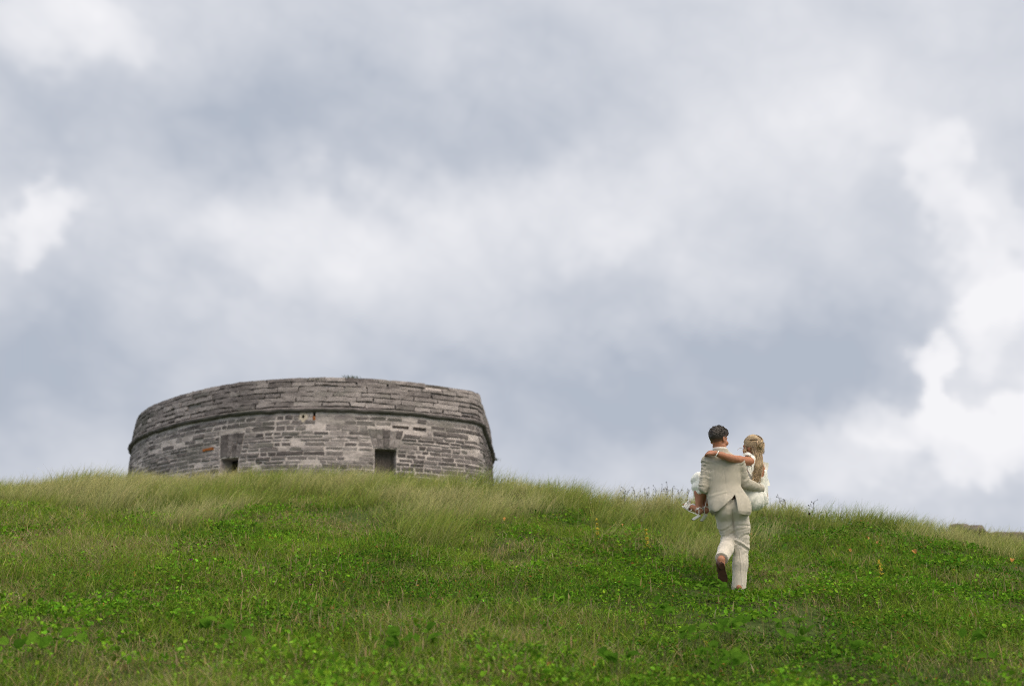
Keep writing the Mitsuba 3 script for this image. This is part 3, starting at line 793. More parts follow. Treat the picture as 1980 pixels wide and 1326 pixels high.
hl, tl = P(-.156, .292, -.345), P(-.128, .062, -.235)
shoe(hl, tl, np.array([.05, -.9, -.45]), 'person__shoe')
tag('person__shoe__sole', 'dark worn shoe sole turned to the viewer')
shoe(P(.020, -.012, -.040), P(.030, .006, .24), np.array([0, .05, -1.0]), 'person__shoe_001')
tag('person__shoe_001__upper', 'brown shoe half sunk in the grass')
# ------------------------------------------------------------------ the woman in his arms
lady = thing('person')
tag(lady, 'blonde woman in white dress and heels, carried in the man\'s arms', 'person')
scene['mat_dress'] = matte(mikit.proc(lambda p, n, uv: mixc((.86, .875, .84), (.81, .83, .79), fb(p.x * 12, p.y * 12, p.z * 12, 3))), .55, .4, sheen=.3)
scene['mat_strap'] = matte((.86, .85, .82), .5, .4)
scene['mat_heeltip'] = matte((.10, .08, .07), .5)
bc = P(.254, 1.508, .30); bf = np.array([-.66, .75, -.06])
pel, wst, chest = P(.235, .985, .34), P(.270, 1.10, .32), P(.272, 1.235, .30)
bshL, bshR = P(.218, 1.352, .20), P(.298, 1.295, .40)
bel, bwr = P(.010, 1.392, -.135), P(-.140, 1.440, -.130)
kn1, kn2 = P(-.350, 1.12, .34), P(-.315, 1.11, .44)
an1, an2 = P(-.362, .835, .27), P(-.285, .845, .33)
toe1, toe2 = P(-.495, .885, .33), P(-.430, .870, .43)
hl1, hl2 = P(-.345, .805, .255), P(-.280, .815, .31)
S = Field((-.64, -.30, .70), (.48, .66, 1.68), .0048)
Rb, bat = head(S, bc, bf, UP, .9)
S.chain([P(.285, 1.36, .30), bat(0, -.02, -.06)], [.052, .047], .03)
S.ell(chest, (.110, .100, .15), k=.05).ell(wst, (.115, .095, .13), k=.05).ell(pel, (.15, .13, .13), k=.05)
S.chain([bshL, bshR], [.050, .050], .04)
S.chain([bshL, bshL * .45 + bel * .55 + [0, -.01, -.006], bel, bel * .4 + bwr * .6, bwr], [.049, .045, .037, .033, .0255], .02)
hand(S, bwr, P(-.222, 1.452, -.060) - bwr, np.array([-.15, .85, -.50]), np.array([.2, .5, .8]), 1.02, .42, .02)
elR, wrR2 = P(.30, 1.10, .50), P(.12, 1.14, .46)
S.chain([bshR, elR, wrR2], [.048, .037, .026], .02)
hand(S, wrR2, P(.0, 1.16, .44) - wrR2, np.array([0, -.9, -.2]), np.array([0, 0, 1.0]), .9, .4)
for hp, kn, an, hl_, to in ((pel + [-.06, -.07, 0], kn1, an1, hl1, toe1), (pel + [-.06, .07, 0], kn2, an2, hl2, toe2)):
    S.chain([hp, hp * .4 + kn * .6, kn], [.088, .070, .047], .03)
    S.chain([kn, kn * .62 + an * .38 + [.012, -.012, 0], an], [.052, .054, .031], .03)
    S.chain([an, hl_ + [0, 0, .012]], [.031, .026], .02); S.chain([hl_ + [0, 0, .012], hl_ * .45 + to * .55 + [0, 0, .008], to], [.026, .029, .019], .02)
    q = unit(to - hl_); sd = unit(np.cross(q, UP)); u2 = np.cross(sd, q)
    for i in range(5):
        o = sd * (-.026 + .013 * i); S.cap(to - q * .02 + o, to + q * (.022 - .004 * abs(i - (0 if i < 1 else 1))) + o, .0085, .007, k=.005)
put('person_001__body', world(S.mesh(0)), 'mat_skin_woman', smooth=True)

# dress
S = Field((-.62, .02, .70), (.66, .72, 1.45), .0058)
S.ell(chest + [.0, .005, -.01], (.126, .113, .150), k=.05).ell(wst, (.122, .110, .13), k=.05)
S.ell(P(.240, .960, .35), (.140, .165, .115), k=.05).ell(P(.215, .905, .30), (.120, .120, .075), k=.04)
S.chain([P(.25, .95, .32), P(.366, .912, .30)], [.090, .016], .05)
S.chain([P(.185, .93, .27), P(.225, .875, .27)], [.06, .04], .04)
S.chain([pel + [-.03, 0, .02], P(-.1, 1.08, .40), P(-.33, 1.13, .40)], [.150, .120, .095], .06)
S.ell(P(-.352, 1.130, .36), (.066, .14, .118), k=.04).ell(P(-.352, 1.045, .345), (.062, .13, .085), k=.04)
S.ell(P(.165, 1.03, .27), (.10, .085, .13), k=.05).ell(P(.20, .95, .25), (.095, .08, .09), k=.05)
S.chain([P(.335, 1.20, .33), P(.350, 1.05, .36), P(.372, .94, .38)], [.026, .032, .028], .04)
S.keep(lambda X, Y, Z: Z - (1.30 + .10 * np.clip((Y - .28) / .15, -1, 1) * (X < .28) + .05 * (X < .2)))
bk = P(.322, 1.25, .25)
S.ell(bk, (.042, .060, .10), k=.01, cut=True)          # the open back
kz = P(-.36, .99, .36)
S.cap(P(-.345, .90, .28), P(-.325, 1.005, .30), .045, .03, k=.02, cut=True)
t = S.mesh()
v, f = fold(t, .006, np.array([7, 7, 7.0]), 91)
nrm = np.array(t.vertex_normals)
w = np.clip((1.06 - v[:, 2]) / .08, 0, 1) * (v[:, 0] > 0)
c0 = P(.30, 1.08, .28); ang = np.arctan2(v[:, 0] - c0[0], c0[2] - v[:, 2])
v = v + nrm * (w * (.005 * np.sin(ang * 11 + 5 * meshkit.noise(v * 7, 2)) + .0025 * np.sin(ang * 27 + 2 + 5 * meshkit.noise(v * 9, 5))))[:, None]
w = (v[:, 0] < -.26); ang = v[:, 2] * 60 - v[:, 0] * 40 + 4 * meshkit.noise(v * 10, 3)
v = v + nrm * (w * (.005 * np.sin(ang)))[:, None]
tag(put('person_001__dress', world((v, f)), 'mat_dress', smooth=True), 'white dress gathered under her hips and over her knees')


def ribbon(pts, widths, up, key, th=.006, wave=.0):
    p = spline(pts, 16); w = np.interp(np.linspace(0, 1, 16), np.linspace(0, 1, len(widths)), widths); t = np.gradient(p, axis=0); t /= np.linalg.norm(t, axis=1, keepdims=True)
    s = np.cross(t, up); s /= np.linalg.norm(s, axis=1, keepdims=True); n = np.cross(s, t); k = np.linspace(0, 1, 16)
    off = [(-.5, 0), (-.25, 1), (0, -.6), (.25, 1), (.5, 0)]
    prof = [p + s * (w * a)[:, None] + n * (wave * b * np.sin(6 * k + 1) + th / 2)[:, None] for a, b in off] + [p + s * (w * a)[:, None] + n * (wave * b * np.sin(6 * k + 1) - th / 2)[:, None] for a, b in off[::-1]]
    g = np.stack(prof + prof[:1], 1); v, f = sheet(g)
    e = np.array([[b + i, b + i + 1, b + 9 - i] for b in (0, 165) for i in range(5)] + [[b + i, b + 9 - i, b + 10 - i] for b in (0, 165) for i in range(1, 5)])
    put(key, world((v, np.vstack([f, e]))), 'mat_dress', smooth=40)


ribbon([P(.224, 1.425, .235), P(.262, 1.395, .17), P(.255, 1.30, .165), P(.268, 1.21, .18)], [.05, .050, .046, .055], np.array([.2, -1, .1]), 'person_001__dress__strap', .008)
ribbon([P(.185, 1.33, .16), P(.215, 1.27, .165), P(.262, 1.20, .175)], [.03, .06, .07], np.array([.2, -1, .1]), 'person_001__dress__strap', .008, .004)
ribbon([P(.150, 1.425, .24), P(.195, 1.440, .21), P(.228, 1.425, .19)], [.02, .035, .03], np.array([.1, -1, .3]), 'person_001__dress__strap', .008)
ribbon([P(.325, 1.20, .30), P(.366, 1.28, .29), P(.386, 1.345, .29)], [.05, .085, .070], np.array([.1, -1, .1]), 'person_001__bow', .010, .006)
ribbon([P(.330, 1.20, .30), P(.366, 1.15, .29), P(.385, 1.09, .29)], [.05, .085, .07], np.array([.1, -1, .1]), 'person_001__bow', .010, .008)
ribbon([P(.320, 1.17, .25), P(.345, 1.12, .24), P(.330, 1.06, .23)], [.04, .06, .05], np.array([.2, -1, .1]), 'person_001__bow', .008, .004)
tag('person_001__bow', 'white bow tied at her open back')
# bracelet and sandals
d = unit(bwr - bel); c = bwr - d * .008; a1 = unit(np.cross(d, UP)); a2 = np.cross(d, a1); a = np.linspace(0, 2 * np.pi, 25)
tag(put('person_001__bracelet', world(tube(c + .0335 * (np.cos(a)[:, None] * a1 + np.sin(a)[:, None] * a2) + d * (.008 * np.sin(a))[:, None], .0058, 6, False)), 'mat_strap', smooth=True), 'white bracelet on her wrist')
for an, hl_, to, key in ((an1, hl1, toe1, 'person_001__sandal'), (an2, hl2, toe2, 'person_001__sandal_001')):
    q = unit(to - hl_); sd = unit(np.cross(q, UP)); u2 = np.cross(sd, q)
    L = np.linalg.norm(to - hl_); at = lambda a_, b_, c_: hl_ + q * a_ * L + sd * b_ + u2 * c_
    k = np.linspace(-.10, 1.17, 12); wd = np.interp(k, [-.1, 0, .3, .7, 1, 1.17], [.010, .018, .016, .030, .033, .012])
    lift = np.interp(k, [-.1, .2, .6, 1.17], [-.022, -.026, -.034, -.022])
    g = np.array([[at(a_, -w_, l_), at(a_, w_, l_), at(a_, w_, l_ - .009), at(a_, -w_, l_ - .009), at(a_, -w_, l_)] for a_, w_, l_ in zip(k, wd, lift)])
    v, f = sheet(g); f = np.vstack([f, [[0, 1, 2], [0, 2, 3], [55, 57, 56], [55, 58, 57]]])
    put(key + '__sole', world((v, f)), 'mat_strap', smooth=40)
    h0 = at(-.03, 0, -.03); h1 = h0 + unit(-u2 * 1.0 + q * (.62 if key.endswith('l') else .42)) * .092
    hx, hy = sd * .014, q * .014; top = [h0 + a_ * hx + b_ * hy for a_, b_ in ((-1.2, -1.3), (1.2, -1.3), (1.2, 1.2), (-1.2, 1.2))]
    mid = [h0 * .07 + h1 * .93 + a_ * hx + b_ * hy for a_, b_ in ((-1, -1), (1, -1), (1, 1), (-1, 1))]
    e = trimesh.convex.convex_hull(np.array(top + mid)); put(key + '__heel', world((np.array(e.vertices), np.array(e.faces))), 'mat_strap')
    tip = [p + (h1 - h0) * .001 for p in mid] + [p + (h1 - h0) * .08 for p in mid]
    e = trimesh.convex.convex_hull(np.array(tip)); put(key + '__heel__tip', world((np.array(e.vertices), np.array(e.faces))), 'mat_heeltip')
    st = []
    for a_ in (.74, .86, .98):                                   # toe band
        th = np.linspace(-.15, math.pi + .15, 11); st.append(tube(np.array([at(a_, .037 * math.cos(x), -.026 + .054 * math.sin(x)) for x in th]), .0125, 6))
    th = np.linspace(0, 2 * math.pi, 17); axx = unit(an - hl_)
    a1 = unit(np.cross(axx, q)); a2 = np.cross(axx, a1)
    st.append(tube(an + .039 * (np.cos(th)[:, None] * a1 + np.sin(th)[:, None] * a2) + axx * .018 * np.cos(th)[:, None] - axx * .012, .0058, 6, False))
    st.append(tube(spline([at(-.02, -.027, -.02), at(.10, -.034, .03), an + a1 * .038 + axx * .004], 8), .0056, 6)); st.append(tube(spline([at(-.02, .027, -.02), at(.10, .034, .03), an - a1 * .038], 8), .0056, 6))
    st.append(tube(spline([at(.52, -.031, -.028), at(.42, 0, .034), at(.16, .034, .02)], 9), .0056, 6)); st.append(tube(spline([at(.52, .031, -.028), at(.42, 0, .036), at(.16, -.034, .02)], 9), .0056, 6))
    put(key + '__strap', world(join(st)), 'mat_strap', smooth=True)
    if key.endswith('sandal'):
        bo = []
        for sgn in (-1, 1):
            th = np.linspace(0, 2 * math.pi, 13); c0 = at(.90, 0, .034); bo.append(tube(c0 + sd * (sgn * .024 * (1 - np.cos(th)) / 1.2)[:, None] + u2 * (.018 * np.sin(th) + .010)[:, None], .0075, 6, False))
        put(key + '__bow', world(join(bo)), 'mat_strap', smooth=True)
st = []
for x0, z0, d0, x1, z1, d1 in ((-.300, .85, .25, -.262, .985, .25),):
    st.append(tube(spline([P(x0, z0, d0), P((x0 + x1) / 2 + .004, (z0 + z1) / 2, d0), P(x1, z1, d1)], 8), .0036, 5))
put('person_001__sandal__strap', world(join(st)), 'mat_strap', smooth=True)

# hair: pulled back and half up, long loose waves falling down her back
r2 = np.random.default_rng(8); pieces, cols = [], []
rb, fbv, ub = Rb


def strand(pts, r0, r1, n=14, wav=.0, tone=None):
    p = spline(pts, n); k = np.linspace(0, 1, n)
    ph, fr = r2.random() * 6, r2.uniform(9, 15)
    p = p + wav * (k ** .7)[:, None] * np.stack([np.sin(fr * k + ph), np.cos(fr * k + ph) * .7, .3 * np.sin(fr * k * .7)], -1)
    q = tube(p, np.interp(k, [0, .15, .7, 1], [r0 * .7, r0, (r0 + r1) / 2, r1]), 4); pieces.append(q)
    c = np.array([.46, .355, .225]) * (r2.uniform(.42, 1.35) if tone is None else tone); c = c * [1, r2.uniform(.94, 1.04), r2.uniform(.85, 1.1)]
    cols.append(np.tile(c, (len(q[0]), 1)) * (.9 + .2 * meshkit.noise(q[0] * 70, 3))[:, None])


S = Field(bc - .17, bc + .17, .0042)
S.ell(bat(0, -.018, .030), (.090, .108, .100), Rb, .02).ell(bat(0, -.050, -.030), (.072, .066, .085), Rb, .03)
S.keep(lambda X, Y, Z: ((X - bc[0]) * fbv[0] + (Y - bc[1]) * fbv[1] + (Z - bc[2]) * fbv[2]) - np.interp(((X - bc[0]) * ub[0] + (Y - bc[1]) * ub[1] + (Z - bc[2]) * ub[2]), [-.12, -.06, -.02, .03, .07, .12], [-.035, -.02, .004, .045, .085, .12]))
t = S.mesh(); v, f = fold(t, .004, 30, 2); pieces.append((v, f)); cols.append(np.tile([.26, .185, .105], (len(v), 1)) * (.6 + .8 * meshkit.fbm(v * [60, 60, 30], 3, 2))[:, None])
onhead = lambda th, ph, g=1.0: bat(*(np.array([.090, .108, .100]) * g * [math.sin(th) * math.sin(ph), math.sin(th) * math.cos(ph), math.cos(th)] + [0, -.018, .030]))
knot = bat(-.030, -.105, .000)          # where the upper hair is gathered
cam_side = -1                           # her left side
for k in range(620):                     # combed back from the brow and crown to the knot
    ph = r2.uniform(-2.3, 2.3); t0 = r2.uniform(.15, 1.25)
    a_ = onhead(t0, ph, 1.02); m1 = onhead(t0 * .75 + .35, (abs(ph) * .55 + 1.42) * np.sign(ph), 1.04); m2 = onhead(1.25, (2.55 + .2 * r2.random()) * np.sign(ph), 1.05)
    strand([a_, m1, m2, knot + r2.normal(0, .012, 3)], .0024, .0018, 11, .002)
for k in range(340):                      # lower hair swept round the nape
    sg = r2.choice([-1, 1]); t0 = r2.uniform(1.35, 2.0)
    strand([onhead(t0 * .8, sg * .95, 1.02), onhead(t0, sg * 1.7, 1.05), onhead(min(t0 + .15, 2.1), sg * 2.6, 1.07), bat(.0, -.09, -.075) + r2.normal(0, .018, 3)], .0026, .002, 11, .004)
for k in range(26):                      # twisted roll at the back
    th = np.linspace(0, 2 * np.pi * 1.1, 6) + r2.random() * 6; c = knot + r2.normal(0, .010, 3)
    strand([c + .026 * (math.cos(x) * rb + math.sin(x) * ub * .7) - fbv * .010 for x in th], .0048, .003, 14, 0, r2.uniform(.4, 1.5))
for k in range(800):                     # long waves
    x0 = r2.uniform(-.058, .048)
    a_ = P(.305 + x0, 1.475, .205) + [0, r2.uniform(-.012, .035), r2.normal(0, .03)]
    e = r2.uniform(0, 1)
    end = P(.300 + .3 * x0 - .050 * e + r2.normal(0, .016), 1.115 + .13 * r2.random(), .165 + r2.uniform(-.025, .03))
    m1 = P(.318 + x0 * .75, 1.385, .185) + [0, r2.uniform(-.015, .02), 0]
    m2 = P(.312 + x0 * .6 + r2.normal(0, .008), 1.30, .165) + [0, r2.uniform(-.02, .02), 0]
    strand([a_, m1, m2, end], .0023, .0011, 15, r2.uniform(.003, .016))
for k in range(12):                      # loose wisps by the cheek and blown towards the arm
    strand([bat(-.07, .02, .02), bat(-.080, .03, -.03) + r2.normal(0, .006, 3), P(.165 + r2.normal(0, .02), 1.465 + r2.normal(0, .012), .22)], .0028, .0012, 10, .006, 1.1)
strand([bat(-.04, .06, -.04), P(.13, 1.50, .27), P(.085, 1.475, .25)], .003, .001, 12, .004, .9)
for k in range(6):
    strand([P(.29, 1.19, .165), P(.245, 1.165, .14), P(.215 + r2.normal(0, .012), 1.125 + r2.normal(0, .015), .105)], .004, .0016, 10, .008, r2.uniform(.7, 1.2))
m = join(pieces)
tag(put('person_001__hair', world(m), 'mat_hair', smooth=True, color=np.vstack(cols)), 'long wavy blonde hair, half pinned up')
# ------------------------------------------------------------------ plants of the hillside
rv = np.random.default_rng(21)
scene['mat_leaf'] = {'type': 'principledthin', 'base_color': VC, 'roughness': .5, 'diff_trans': .65, 'eta': 1.10}
scene['mat_blade'] = {'type': 'principledthin', 'base_color': VC, 'roughness': .6, 'diff_trans': .65, 'eta': 1.10}
_ex = np.array([-15, -8.3, -6.3, -4.8, -4.1, -3.8, -3.3, -2.9, -2.6, -1.6, -.9, -.2, .15, .95, 1.6, 2.05, 2.2, 2.4, 2.6, 3.0, 3.5, 4.9, 5.4, 6.4, 7.1, 12])
_ey = np.array([16.4, 16.6, 16.0, 14.6, 15.6, 19, 18.6, 17.2, 16.2, 14.2, 13.6, 13.6, 16.2, 16.6, 16.4, 16.0, 12.9, 12.5, 13.4, 14.7, 14.8, 16.8, 16.4, 15.2, 14.6, 14.0])
n2 = lambda x, y, f, seed, o=3: meshkit.fbm(np.stack([x * f, y * f, x * 0], -1), o, seed)


def tallness(x, y):                       # how much the long feathery grass has taken over
    e = np.interp(x, _ex, _ey) + (n2(x, y, .9, 3) - .5) * 3.2
    return np.clip((y - e) / 1.3 + .5, 0, 1)


def mound(x, y):                          # height of the low leafy cover
    a = n2(x, y, 1.15, 31); b = n2(x, y, 3.6, 33, 2)
    lane = np.exp(-((x - 2.05 - .12 * np.sin(y * 1.3)) / .42) ** 2) * (y < 11.6)
    foot = 1 - .85 * np.exp(-((x - 2.37) ** 2 + (y - 10.95) ** 2) / .26 ** 2)
    return foot * np.clip(.02 + .42 * np.clip(a - .36, 0, 1) + .24 * (b - .42), .010, .30) * (1 - .62 * lane)


def sow(n, y0, y1, power, margin=1.5):     # points in the wedge of ground around the view
    y = (y0 ** (power + 1) + rv.random(n) * (y1 ** (power + 1) - y0 ** (power + 1))) ** (1 / (power + 1))
    return (rv.random(n) * 2 - 1) * (.515 * y + margin), y


def blades(x, y, z, h, w, lean, bend, yaw, c0, c1, segs=3):
    n = len(x); t = np.linspace(0, 1, segs + 1)
    d = np.stack([np.cos(yaw), np.sin(yaw)], -1)
    P_ = np.zeros((n, segs + 1, 3))
    out = lean[:, None] * t + bend[:, None] * t ** 2
    P_[:, :, 0] = x[:, None] + h[:, None] * out * d[:, :1]; P_[:, :, 1] = y[:, None] + h[:, None] * out * d[:, 1:]
    P_[:, :, 2] = z[:, None] + h[:, None] * t * (1 - .35 * np.clip(bend, 0, 1.4)[:, None] * t)
    a = rv.random(n) * np.pi; s = np.stack([np.cos(a), np.sin(a), 0 * a], -1)
    wt = np.interp(t, [0, .35, 1], [.8, 1, .0])
    L = P_[:, :-1] - s[:, None] * (w[:, None] * wt[:-1] / 2)[..., None]; R = P_[:, :-1] + s[:, None] * (w[:, None] * wt[:-1] / 2)[..., None]
    v = np.concatenate([np.stack([L, R], 2).reshape(n, -1, 3), P_[:, -1:]], 1); m = v.shape[1]
    f = []
    for k in range(segs - 1):
        a_ = 2 * k; f += [[a_, a_ + 1, a_ + 3], [a_, a_ + 3, a_ + 2]]
    f.append([2 * segs - 2, 2 * segs - 1, 2 * segs])
    F = (np.array(f)[None] + (np.arange(n) * m)[:, None, None]).reshape(-1, 3)
    tt = np.r_[np.repeat(t[:-1], 2), 1.0]
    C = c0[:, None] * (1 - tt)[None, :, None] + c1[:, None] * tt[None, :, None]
    return v.reshape(-1, 3), F, C.reshape(-1, 3)


def leaves(x, y, z, size, aspect, tilt, yaw, col, tv, tf):
    """Copies of one leaf shape: along +x, folded at its rib."""
    n = len(x); ca, sa, ct, st_ = np.cos(yaw), np.sin(yaw), np.cos(tilt), np.sin(tilt)
    ro = rv.normal(0, .45, n); cr_, sr = np.cos(ro), np.sin(ro)
    ax = np.stack([ca * ct, sa * ct, st_], -1); bx0 = np.stack([-sa, ca, 0 * sa], -1); nx0 = np.cross(ax, bx0)
    bx = bx0 * cr_[:, None] + nx0 * sr[:, None]; nx = nx0 * cr_[:, None] - bx0 * sr[:, None]
    q = tv[None] * size[:, None, None]
    v = np.stack([x, y, z], -1)[:, None] + q[..., :1] * ax[:, None] + q[..., 1:2] * (bx * aspect[:, None])[:, None] + q[..., 2:] * nx[:, None]
    m = len(tv)
    return v.reshape(-1, 3), (tf[None] + (np.arange(n) * m)[:, None, None]).reshape(-1, 3), np.repeat(col, m, 0)


def merge(parts):
    at, F = 0, []
    for v, f, c in parts: F.append(f + at); at += len(v)
    return (np.vstack([p[0] for p in parts]), np.vstack(F)), np.clip(np.vstack([p[2] for p in parts]), .003, .9)


def tone(n, base, v=.25, hue=.12):        # plants differ from one another
    k = np.exp(rv.normal(0, v, n))[:, None]
    return np.array(base) * k * np.exp(rv.normal(0, hue, (n, 3)) * [1, .35, 1])


lerp = lambda a, b, t: a * (1 - t[:, None]) + b * t[:, None]

# long feathery grass in tussocks near the crest
nt = 7400
tx, ty = sow(nt, 12.0, 27.5, 1.25, 3.6)
tl = tallness(tx, ty); ok = (rv.random(nt) < tl * np.clip((n2(tx, ty, 1.1, 44) - .22) * 2.4, .12, 1)) & (ty < np.interp(tx, _x, _y) + 4.5)
extra = np.array([(2.02, 12.75), (2.12, 12.55), (2.22, 12.9), (2.3, 12.6), (2.36, 12.35), (2.42, 12.7), (2.5, 13.1), (2.18, 13.2), (2.0, 13.3), (2.3, 13.3), (2.55, 13.5), (2.75, 14.0), (-.85, 13.7), (-.7, 13.55), (-.5, 13.6), (-.35, 13.6), (-1.0, 13.9), (-1.3, 14.1), (1.28, 14.3), (1.32, 14.1), (3.2, 14.5), (3.35, 14.7)])
tx, ty = np.r_[tx[ok], extra[:, 0]], np.r_[ty[ok], extra[:, 1]]
nb = 30; n = len(tx) * nb
dry = np.clip((n2(tx, ty, .75, 45, 3) - .5) * 3.8 + .42 + rv.normal(0, .14, len(tx)), 0, 1)
hgt = (.24 + .44 * n2(tx, ty, .9, 47) + .05 * rv.normal(size=len(tx)).clip(-1.5, 1.5)) * np.interp(ty, [12, 15, 24], [.95, 1.0, 1.08]) * np.interp(tx, [2.8, 4.5], [1, .78])
X, Y = np.repeat(tx, nb) + rv.normal(0, .085, n), np.repeat(ty, nb) + rv.normal(0, .085, n)
D = np.repeat(dry, nb); H = np.repeat(hgt, nb) * rv.uniform(.55, 1.2, n)
yaw = np.arctan2(Y - np.repeat(ty, nb), X - np.repeat(tx, nb) + .045 + .03 * np.repeat(rv.normal(size=len(tx)), nb)); wind = rv.random(n) < .42; yaw = np.where(wind, np.repeat(rv.normal(.05, .40, len(tx)), nb) + rv.normal(0, .22, n), yaw + rv.normal(0, .35, n))
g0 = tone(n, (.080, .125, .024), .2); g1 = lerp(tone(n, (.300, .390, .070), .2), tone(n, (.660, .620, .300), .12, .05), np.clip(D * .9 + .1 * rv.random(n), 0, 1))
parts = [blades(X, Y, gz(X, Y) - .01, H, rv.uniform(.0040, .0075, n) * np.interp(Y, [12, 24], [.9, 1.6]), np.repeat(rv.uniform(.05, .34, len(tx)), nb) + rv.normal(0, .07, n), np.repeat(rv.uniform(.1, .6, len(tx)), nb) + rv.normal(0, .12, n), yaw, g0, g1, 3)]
# feathery flower heads above the tussocks
nb = 5; n = len(tx) * nb; X, Y = np.repeat(tx, nb) + rv.normal(0, .07, n), np.repeat(ty, nb) + rv.normal(0, .07, n)
H = np.repeat(hgt, nb) * rv.uniform(.85, 1.15, n); D = np.repeat(dry, nb)
parts.append(blades(X, Y, gz(X, Y), H, rv.uniform(.004, .008, n) * np.interp(Y, [12, 24], [.9, 1.5]), rv.uniform(.05, .25, n), rv.uniform(.2, .7, n), rv.normal(.25, .8, n), tone(n, (.18, .21, .06), .2), lerp(tone(n, (.40, .40, .15), .2), tone(n, (.68, .61, .36), .12, .04), D), 3))
m, c = merge(parts)
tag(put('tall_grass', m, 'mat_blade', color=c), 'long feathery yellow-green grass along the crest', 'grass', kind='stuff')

# short grass and dry stems between the leaves
parts = []
for n, y0, y1, pw, wd in ((170000, 4.4, 12.5, .35, 1.0), (120000, 12.0, 18.5, .6, 1.5), (45000, 18, 26, .6, 2.2)):
    X, Y = sow(n, y0, y1, pw)
    gr = n2(X, Y, .62, 51) + .10 * np.clip(-X / 3, -1, 1); k = rv.random(n) < np.clip((gr - .25) * 2.4, .10, 1) * (1 - .75 * tallness(X, Y))
    X, Y = X[k], Y[k]; n = len(X); gr = gr[k]
    lane = np.exp(-((X - 2.05 - .12 * np.sin(Y * 1.3)) / .5) ** 2) * (Y < 12)
    bare = np.clip((n2(X, Y, .85, 81, 3) - .60) * 9, 0, 1) + .8 * np.exp(-((X - 2.75) / .30) ** 2 - ((Y - 10.1) / .5) ** 2)
    dryness = np.clip((n2(X, Y, 1.1, 53) - .42) * 2.2 + 1.6 * bare + .22 * lane + .25 * (gr - .5), 0, 1); isdry = rv.random(n) < .10 + .38 * dryness
    H = rv.uniform(.07, .20, n) * (.7 + .7 * gr) * (1 - .35 * lane) * (1 - .5 * np.clip(bare, 0, 1)) + mound(X, Y) * .35
    col0 = np.where(isdry[:, None], tone(n, (.19, .165, .07), .3), tone(n, (.056, .108, .012), .28)); col1 = np.where(isdry[:, None], tone(n, (.48, .41, .23), .3), tone(n, (.250, .365, .048), .32))  # blade bases darker than the tips: shade of the gaps painted in
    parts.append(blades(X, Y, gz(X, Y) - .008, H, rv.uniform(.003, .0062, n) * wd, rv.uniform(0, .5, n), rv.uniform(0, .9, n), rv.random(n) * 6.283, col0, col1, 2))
n = 240; X, Y = 2.375 + rv.normal(0, .12, n), 10.97 + rv.normal(0, .10, n)       # blades the standing foot has pushed aside
parts.append(blades(X, Y, gz(X, Y) - .01, rv.uniform(.05, .13, n), rv.uniform(.003, .006, n), rv.uniform(.1, .8, n), rv.uniform(.2, 1.0, n), np.arctan2(Y - 11.03, X - 2.375) + rv.normal(0, .5, n), tone(n, (.060, .10, .015), .3), tone(n, (.24, .29, .06), .3), 2))
# seed heads standing above the sward
for n, y0, y1 in ((1700, 5.8, 11), (1400, 11, 17)):
    X, Y = sow(n, y0, y1, .6); k = rv.random(n) < np.clip((n2(X, Y, .7, 57) - .40) * 4, 0, 1) * np.where(X < .8, 1, .35) * (1 - tallness(X, Y)); X, Y = X[k], Y[k]; n = len(X)
    H = rv.uniform(.18, .36, n); yw = rv.random(n) * 6.283; le = rv.uniform(0, .25, n)
    parts.append(blades(X, Y, gz(X, Y), H, np.full(n, .0035), le, le * 0, yw, tone(n, (.09, .11, .03), .2), tone(n, (.24, .20, .10), .2), 2))
    parts.append(blades(X + np.cos(yw) * H * le * .95, Y + np.sin(yw) * H * le * .95, gz(X, Y) + H * .82, H * .26, rv.uniform(.007, .012, n), le, le, yw, tone(n, (.27, .235, .11), .2), tone(n, (.38, .33, .18), .2), 3))
m, c = merge(parts)
tag(put('short_grass', m, 'mat_blade', color=c), 'short green and straw-coloured grass on the slope', 'grass', kind='stuff')

